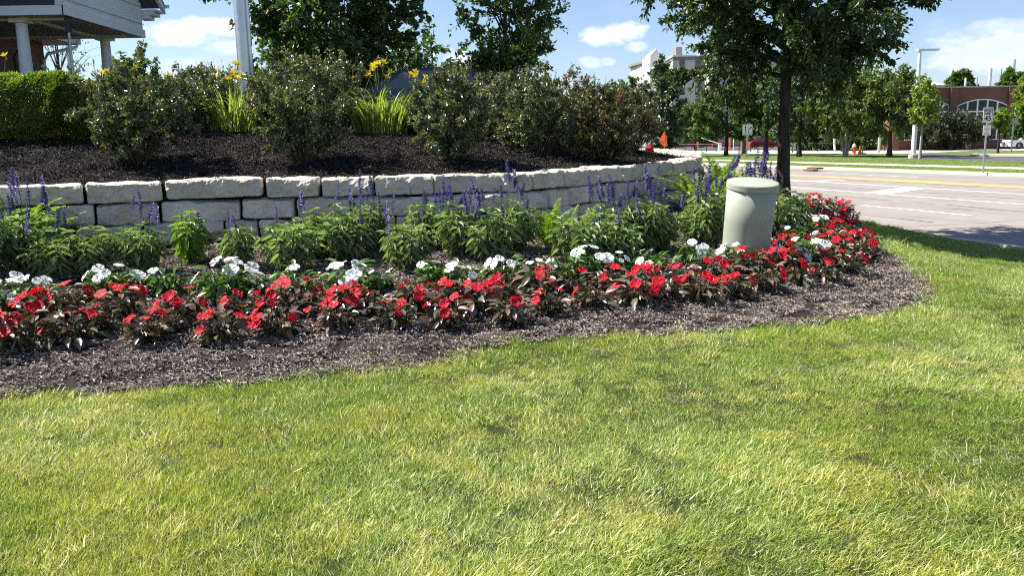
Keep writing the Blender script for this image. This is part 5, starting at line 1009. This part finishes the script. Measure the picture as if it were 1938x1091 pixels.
RC = [('small red car behind the stone wall end, left of the larger red group', 1302, .2), ('bright red car left of the raised white barrier arm', 1341, .1), ('red car right behind the raised white barrier arm', 1372, -.1), ('darker red car on the right of the brick gate pier', 1442, .15)]
for i, (lb, px, rz) in enumerate(RC): q = far(px, 279.5 if i != 3 else 280.5); car('parked_car', lb, (q[0], q[1], .05), rz, M['car_red'], 4.6, 1.8, 1.5 if i != 3 else 1.6, 'red cars parked beyond the fence', suv=i in (1, 3))

# ------------------------------------------------------------------ signs, poles, street furniture
def place(px, py, Y): q = at_y(px, py, Y); return q
sy = at_z(1861.5, 326.5, .035); SY = sy[1]; k = SY/FPX
zt = at_y(1872, 203, SY)[2]; zb = at_y(1870, 232, SY)[2]; xw = sy[0]
t = thing('speed_limit_sign', 'white speed limit 45 sign on a steel post at the far kerb', 'road sign', (xw, SY, .03)); h = zt-zb; wd = h*.64
m = MB(); m.box((0, .03, (zt-.03)/2), (.06, .035, zt)); m.obj('post', M['galv'], t)
m = MB(); m.box((0, 0, (zt+zb)/2-.03), (wd, .012, h)); m.obj('sign_plate', M['sign_white'], t); zc = (zt+zb)/2-.03
m = MB()
for a, b_, c, d in ((0, h/2-.03, wd-.05, .016), (0, -h/2+.03, wd-.05, .016), (-wd/2+.03, 0, .016, h-.05), (wd/2-.03, 0, .016, h-.05)): m.box((a, -.008, zc+b_), (c, .003, d))
m.obj('border', M['sign_black'], t)
text(t, 'SPEED', h*.21, (0, -.010, zc+h*.29), (math.pi/2, 0, 0), M['sign_black'], sx=.9, off=.004); text(t, 'LIMIT', h*.21, (0, -.010, zc+h*.09), (math.pi/2, 0, 0), M['sign_black'], sx=.9, off=.004); text(t, '45', h*.47, (0, -.010, zc-h*.23), (math.pi/2, 0, 0), M['sign_black'], sx=1.0, off=.008)
z2 = at_y(1869, 245, SY)[2]-.03; h2 = 18.5*k; w2 = 14.5*k
t = thing('parking_notice_sign', 'small white notice with a red line of print below the speed limit sign', 'sign', (xw, SY-.0, z2)); m = MB(); m.box((0, -.001, 0), (w2, .01, h2)); m.obj('sign_plate', M['sign_white'], t)
for dz, w_, mt in ((.36, .18, 'sign_black'), (.14, .7, 'sign_red'), (-.04, .2, 'sign_red'), (-.16, .2, 'sign_red'), (-.36, .6, 'sign_black')):
    m = MB(); m.box((0, -.008, dz*h2), (w2*w_, .003, h2*.07)); m.obj('print_line', M[mt], t)
ly = at_z(1409.5, 300, .03); LY = ly[1]; k = LY/FPX; z0 = at_y(1411, 245.5, LY)[2]; sz = 18*k
t = thing('lane_arrow_sign', 'white lane-use sign with a straight arrow and a right-turn arrow', 'road sign', (ly[0]+.15, LY, .03)); m = MB(); m.box((0, .04, (z0)/2), (.09, .05, z0)); m.obj('post', M['galv'], t); z0 -= .03
m = MB(); m.box((0, 0, z0), (sz, .02, sz*1.1)); m.obj('sign_plate', M['sign_white'], t)
m = MB(); a = sz
m.box((-.23*a, -.014, z0-.02*a), (.07*a, .006, .5*a)); m.prism([(-.23*a-.11*a, z0+.22*a), (-.23*a+.11*a, z0+.22*a), (-.23*a, z0+.42*a)], 'y', -.017, -.011); m.obj('straight_arrow', M['sign_black'], t)
m = MB(); P = [(.12*a, -.014, z0-.26*a), (.12*a, -.014, z0-.05*a), (.15*a, -.014, z0+.06*a), (.22*a, -.014, z0+.14*a), (.30*a, -.014, z0+.19*a)]
for q0, q1 in zip(P, P[1:]):
    d = np.array(q1)-np.array(q0); l = np.linalg.norm(d); an = math.atan2(d[2], d[0]); m.box(tuple((np.array(q0)+q1)/2), (l*1.25, .006, .07*a), M=[[math.cos(an), 0, -math.sin(an)], [0, 1, 0], [math.sin(an), 0, math.cos(an)]])
m.prism([(.24*a, z0+.30*a), (.33*a, z0+.10*a), (.44*a, z0+.30*a)], 'y', -.017, -.011); m.obj('turn_arrow', M['sign_black'], t)
for sx_ in (-.23, .23): text(t, 'ONLY', a*.17, (sx_*a, -.013, z0-.42*a), (math.pi/2, 0, 0), M['sign_black'], sx=.85, off=.003)
q = far(1914, 290.0); zz = at_y(1912.5, 229, q[1])[2]
t = thing('blank_sign', 'blank beige back of a square sign in front of the brick office', 'sign', (q[0], q[1], .1)); m = MB(); a = 14.5*q[1]/FPX; m.box((0, 0, zz), (a, .04, a*1.08)); m.obj('sign_plate', M['sign_beige'], t); m = MB(); m.box((0, .05, zz/2), (.1, .06, zz)); m.obj('post', M['galv'], t)
# street light
q = at_z(1728, 300, .03); Y = q[1]; zt = at_y(1736, 96, Y)[2]; t = thing('light_pole', 'white tapered light pole with a horizontal lamp head, beside the thin sapling', 'light pole', (q[0], Y, .03))
m = MB(); m.tube([(0, 0, 0), (0, 0, zt*.5), (0, 0, zt)], [.17, .145, .10], 14); m.obj('pole', M['white'], t, smooth=True); m = MB(); m.box((.5, 0, zt+.03), (1.4, .35, .11)); m.obj('lamp_head', M['white'], t); m = MB(); m.lathe([(.3, 0), (.3, .25), (.2, .28)], 12); m.obj('footing', M['kerb'], t)
t = thing('tall_distant_pole', 'thin pale pole seen between the two canopy columns', 'pole', loc_y(148, 60)); m = MB(); m.tube([(0, 0, 0), (0, 0, 9)], .14, 8); m.obj('pole', M['white'], t)
for i, (px, py, w_, lb) in enumerate([(1828, 147, .10, 'shortest of the white poles above the brick office roof'), (1850, 146, .05, 'faint grey pole above the office roof, left of the middle white one'), (1875, 129, .16, 'middle white pole above the brick office roof'), (1896, 129, .06, 'grey pole between the two tall white poles above the office roof'), (1919, 112, .2, 'tallest white pole above the brick office roof')]):
    Y = 135.; a = at_y(px, py, Y); t = thing('net_pole', lb, 'pole', (a[0], Y, 0), group='poles rising behind the brick office'); m = MB(); m.tube([(0, 0, 0), (0, 0, a[2])], w_*1.6, 8); m.obj('pole', M['white' if w_ > .07 else 'galv'], t)
# hydrant, cone, green box, drain, fence, gate pier, barrier
q = far(1616, 292.5); t = thing('fire_hydrant', 'orange fire hydrant with a white bonnet beside the crabapple trunks', 'fire hydrant', q, scale=1.35); m = MB(); m.lathe([(.16, 0), (.16, .04), (.11, .06), (.11, .42), (.14, .44), (.14, .48), (.11, .5)], 14); m.tube([(-.2, 0, .36), (.2, 0, .36)], .06, 8); m.obj('barrel', M['hydrant_orange'], t, smooth=30)
m = MB(); m.lathe([(.12, .5), (.12, .56), (.08, .64), (.03, .68), (.025, .72)], 12); m.obj('bonnet', M['white'], t, smooth=True)
q = far(1627, 292.3); t = thing('traffic_cone', 'small orange cone between the hydrant and the green marker', 'traffic cone', q, scale=1.2); m = MB(); m.box((0, 0, .02), (.34, .34, .04)); m.obj('foot', M['orange'], t); m = MB(); m.lathe([(.13, .04), (.03, .62), (.001, .63)], 12); m.obj('cone', M['orange'], t)
q = far(1632, 292.2); t = thing('utility_marker', 'small green utility marker right of the orange cone', 'utility marker', q, scale=1.2); m = MB(); m.box((0, 0, .33), (.1, .05, .66)); m.box((.12, 0, .05), (.3, .12, .1)); m.obj('marker_post', M['green_plastic'], t)
q = at_z(1542, 320, 0); t = thing('kerb_inlet', 'rust-brown iron storm drain hood in the far kerb', 'storm drain', (q[0], q[1], -.02), (0, 0, TH)); m = MB(); m.box((.02, 0, .06), (.4, .75, .08)); m.obj('hood', M['rust'], t); m = MB(); m.box((-.25, 0, -.03), (.3, .8, .06)); m.obj('grate', M['rust'], t)
def rail_fence(label, pts, h, gap):
    t = thing('iron_fence', label, 'fence', pts[0]); O_ = np.array(pts[0]); k = 0
    for a, b_ in zip(pts, pts[1:]):
        a, b_ = np.array(a), np.array(b_); L = np.linalg.norm(b_-a); n = int(L/gap); m = MB()
        for z in (.2, h-.1): m.tube([a-O_+[0, 0, z], b_-O_+[0, 0, z]], .03, 4)
        m.obj('rail', M['black'], t)
        for i in range(n+1):
            p_ = a+(b_-a)*i/n-O_; mm = MB(); mm.box((0, 0, h/2), (.09, .09, h)); mm.obj('post', M['black'], t, loc=tuple(p_))
    return t
rail_fence('low black iron fence with square posts across the road, behind the trunks', [far(1225, 288.6), far(1420, 288.0)], 1.05, 1.5)
rail_fence('low black iron fence right of the young tree trunk, ending at the crabapple', [far(1500, 289.2), far(1592, 288.6)], 1.05, 2.5)
q = far(1408, 291.5); t = thing('gate_pier', 'red brick gate pier with a pale cap under the lane arrow sign', 'gate pier', q); m = MB(); m.box((0, 0, .7), (.55, .55, 1.4)); m.obj('brick_shaft', M['brick_far'], t); m = MB(); m.box((0, 0, 1.45), (.75, .75, .1)); m.obj('cap', M['walk'], t)
q = far(1381, 285); t = thing('barrier_post', 'orange and white reflective post right of the forked trunk', 'post', q); m = MB(); m.box((0, 0, 1.0), (.16, .1, 2.0)); m.obj('orange_panel', M['orange'], t); m = MB(); m.box((.5, 0, .9), (.10, .1, 1.9)); m.obj('white_panel', M['sign_white'], t)
q = far(1362, 284.8); t = thing('barrier_gate', 'raised white barrier arm in front of the red cars', 'barrier', q); m = MB(); m.box((0, 0, .5), (.4, .4, 1.0)); m.obj('cabinet', M['white'], t); m = MB(); m.tube([(.1, -.2, .85), (-2.6, -.2, 1.75)], .06, 6); m.obj('arm', M['white'], t)
q = far(1580, 288); t = thing('white_stake', 'leaning white post left of the crabapple trunks', 'post', q); m = MB(); m.tube([(0, 0, 0), (-.25, 0, 2.4)], .10, 8); m.obj('post', M['white'], t)
q = far(1663, 289); t = thing('bollard', 'short cream post right of the crabapple, by the drive', 'post', q); m = MB(); m.tube([(0, 0, 0), (0, 0, 1.5)], .13, 8); m.obj('post', M['sign_beige'], t)

# ------------------------------------------------------------------ brick office across the road
YO = 90.0
def bo(px, py): a = at_y(px, py, YO); return a[0], a[2]
t = thing('brick_office', 'long two-storey red brick office with white arched windows at the right', 'building', (bo(1700, 270)[0], YO, 0)); O = np.array([bo(1700, 270)[0], YO, 0]); 
xa, xb = bo(1692, 200)[0], bo(2120, 200)[0]; ztop_ = bo(1830, 165.5)[1]
m = MB(); m.boxb(xa, xb, YO, YO+18, -.2, ztop_); cp(m, 'brick_wall', M['brick_far'])
m = MB(); m.boxb(xa-.1, xb+.1, YO-.12, YO+18.1, ztop_+.003, ztop_+.14); cp(m, 'roof_coping', M['sign_beige'])
for px in (1705, 1810, 1920): x = bo(px, 190)[0]; m = MB(); m.boxb(x-.75, x-.02, YO-.28, YO-.003, -.2, ztop_-.05); cp(m, 'brick_pilaster', M['brick_far'])
def archwin(pl, pr, pt, psp, pb, ptr=None, nm=5):
    x0_, zs = bo(pl, psp); x1_, _ = bo(pr, psp); zc = bo((pl+pr)/2, pt)[1]; zb_ = bo((pl+pr)/2, pb)[1]; arc = pt < psp-1
    top = [(x0_+(x1_-x0_)*s, zs+(zc-zs)*(1-(2*s-1)**2)) for s in np.linspace(0, 1, 13)] if arc else [(x0_, zs), (x1_, zs)]
    w_ = MB(); w_.prism(top[::-1]+[(x0_, zb_), (x1_, zb_)], 'y', YO-.06, YO-.02); pane = MB(); f = cp(w_, 'window', M['white'], smooth=False)
    xs_ = np.linspace(x0_, x1_, nm+1); rows_ = [(zb_, bo(1850, ptr)[1]), (bo(1850, ptr)[1], None)] if ptr else [(zb_, None)]
    for (za, zb2) in rows_:
        for a, b_ in zip(xs_, xs_[1:]):
            ss = np.linspace(a+.09, b_-.09, 4); tp = [(s, (zs+(zc-zs)*(1-(2*(s-x0_)/(x1_-x0_)-1)**2) if arc else zs)-.12) if zb2 is None else (s, zb2-.06) for s in ss]
            if min(z for _, z in tp) < za+.12: continue
            mm = MB(); mm.prism(tp[::-1]+[(a+.09, za+.09), (b_-.09, za+.09)], 'y', YO-.075, YO-.062)
            for i, v in enumerate(mm.V): mm.V[i] = v-O
            mm.obj('pane', M['tint_glass'], f)
archwin(1812, 1906, 187, 199.5, 221.5, 211); archwin(1712, 1795, 187, 199.5, 221.5, 211); archwin(1921, 2015, 187, 199.5, 221.5, 211)
archwin(1812, 1905, 240, 240, 265); archwin(1712, 1795, 240, 240, 265); archwin(1921, 2015, 240, 240, 265)
Y = 112.; a = at_y(1650, 163, Y); b_ = at_y(1792, 163, Y); c = at_y(1716, 136.5, Y); t = thing('metal_roof_building', 'low building with a pale standing-seam hip roof behind the brick office', 'building', (a[0], Y, 0)); O = np.array([a[0], Y, 0]); dp = (b_[0]-a[0])
m = MB(); m.boxb(a[0]+.5, b_[0]-.5, Y+.5, Y+dp-.5, 0, a[2]-.05); cp(m, 'walls', M['brick_far'])
zR, zE = c[2], a[2]; cx_ = (a[0]+b_[0])/2; cy_ = Y+dp/2; zR += (zR-1.5)*(cy_-Y)/Y*.75
m = MB(); m.add([(a[0], Y, zE), (b_[0], Y, zE), (b_[0], Y+dp, zE), (a[0], Y+dp, zE), (cx_, cy_, zR)], [[0, 1, 4], [1, 2, 4], [2, 3, 4], [3, 0, 4]]); cp(m, 'roof', M['metal_roof'])
for i in range(1, 26):
    s = i/26; px_ = a[0]+dp*s; f = min(s, 1-s)*2; m = MB(); e = np.array([px_, Y+dp/2*f, zE+(zR-zE)*f+.03]); m.tube([(px_, Y, zE+.03), tuple(e)], .035, 4); cp(m, 'roof_seam', M['metal_roof'])
m = MB(); m.boxb(a[0]+.2, b_[0]-.2, Y+.2, Y+.3, zE-.75, zE-.02); cp(m, 'louver_band', M['hotel_wall'])

# ------------------------------------------------------------------ hotel
def hp(px, py, Y): a = at_y(px, py, Y); return a[0], a[2]
t = thing('hotel', 'tall pale stucco hotel with a grey top band and green sign behind the trees', 'building', (hp(1274, 265, 200)[0], 200, 0)); O = np.array([hp(1274, 265, 200)[0], 200, 0])
x0_ = hp(1274, 100, 200)[0]; zr = hp(1300, 104, 200)[1]; zb_ = hp(1300, 113, 200)[1]; x1_ = hp(1341, 100, 200)[0]; xl = hp(1246.5, 100, 226)[0]
foot = [(x0_, 200), (x1_, 200), (x1_, 240), (xl, 240), (xl, 226)]
m = MB(); m.prism(foot, 'z', 0, zb_); cp(m, 'main_block', M['hotel_wall'])
fo = [(x0_-.1, 199.75), (x1_, 199.75), (x1_, 240), (xl-.3, 240), (xl-.3, 226)]
m = MB(); m.prism(fo, 'z', zb_+.01, zr-.35); cp(m, 'parapet_band', M['hotel_band']); fo2 = [(x0_-.3, 199.3), (x1_, 199.3), (x1_, 240), (xl-.8, 240), (xl-.8, 226)]
m = MB(); m.prism(fo2, 'z', zr-.34, zr); cp(m, 'parapet_cap', M['white'])
x2 = hp(1343, 100, 194)[0]; x3 = hp(1480, 100, 194)[0]; z3 = hp(1345, 100, 194)[1]; m = MB(); m.prism([(x2, 194), (x3, 194), (x3, 240), (x2-.2, 240)], 'z', 0, z3); cp(m, 'right_block', M['hotel_wall'])
m = MB(); m.prism([(x2-1.2, 193), (x2+8, 193), (x2+8, 240), (x2-1.2, 240)], 'z', z3+.01, z3+.5); cp(m, 'right_cap', M['white'])
xa_, xb_ = hp(1231, 100, 232)[0], hp(1248, 100, 232)[0]; zt_ = hp(1231, 105, 232)[1]; zp = hp(1241, 91, 232)[1]
m = MB(); m.boxb(xa_, xb_, 232, 246, 0, zt_); m.prism([(xa_, zt_), (xb_, zt_), ((xa_+xb_)/2+.4, zp)], 'y', 232, 246); cp(m, 'gabled_tower', M['hotel_wall'])
xa_, xb_ = hp(1205, 100, 250)[0], hp(1232, 100, 240)[0]; z_, zq = hp(1206, 117, 250)[1], hp(1206, 122, 250)[1]
m = MB(); m.prism([(xa_, 256), (xb_, 240), (xb_, 262), (xa_, 262)], 'z', 0, zq); cp(m, 'left_wing', M['hotel_wall']); m = MB(); m.prism([(xa_-.8, 255.5), (xb_, 239.3), (xb_, 262), (xa_-.8, 262)], 'z', zq+.01, z_); cp(m, 'left_wing_band', M['hotel_band'])
def hwin(pl, pr, pt, pb, Y):
    xa, z1 = hp(pl, pt, Y); xb, _ = hp(pr, pt, Y); _, z0_ = hp(pl, pb, Y); m = MB(); m.boxb(xa, xb, Y-.10, Y-.02, z0_, z1); f = cp(m, 'window', M['grey_trim'])
    for a, b__ in ((xa+.08, (xa+xb)/2-.05), ((xa+xb)/2+.05, xb-.08)):
        mm = MB(); mm.boxb(a, b__, Y-.13, Y-.105, z0_+(z1-z0_)*.25, z1-.1)
        for i, v in enumerate(mm.V): mm.V[i] = v-O
        mm.obj('pane', M['hotel_glass'], f)
    mm = MB(); mm.boxb(xa+.02, xb-.02, Y-.16, Y-.105, z0_, z0_+(z1-z0_)*.22)
    for i, v in enumerate(mm.V): mm.V[i] = v-O
    mm.obj('vent_grille', M['black'], f)
for j in range(5):
    for px in (1286, 1316): hwin(px, px+10.2, 114.3+24*j, 131+24*j, 200)
    for px in (1350, 1382, 1414, 1446): hwin(px, px+10.6, 112.5+24.6*j, 129.5+24.6*j, 194)
m = MB(); q0, q1 = hp(1266, 97, 212), hp(1285, 92, 212); m.boxb(q0[0]+1, q1[0], 208, 212, zr, q1[1]); cp(m, 'roof_machinery', M['hotel_band'])
tx = text(t, 'Holiday Inn', 1.0, (0, 0, 0), (0, 0, 0), M['green_letters'], 'sign_lettering', ext=.1, off=.03)
mid = np.array([x0_+(xl-x0_)*.52, 200+26*.52]); ang = math.atan2(200-226, x0_-xl); nrm = np.array([math.sin(ang), -math.cos(ang)]); nrm = nrm if nrm[1] < 0 else -nrm
wl = math.hypot(x0_-xl, 26.); tx.location = (mid[0]+nrm[0]*.4-O[0], mid[1]+nrm[1]*.4-O[1], hp(1262, 126, 213)[1]); tx.rotation_euler = (math.pi/2, 0, ang); tx.scale = (wl*.16, wl*.16*.55, 1)
print('grass clumps', NGRASS)

# lettering as meshes
for o in [o for o in S.objects if o.type == 'FONT']:
    me = bpy.data.meshes.new_from_object(o); o2 = bpy.data.objects.new('lettering', me); COL.objects.link(o2); o2.parent = o.parent
    o2.location, o2.rotation_euler, o2.scale = o.location, o.rotation_euler, o.scale; nm_ = o.name; bpy.data.objects.remove(o)
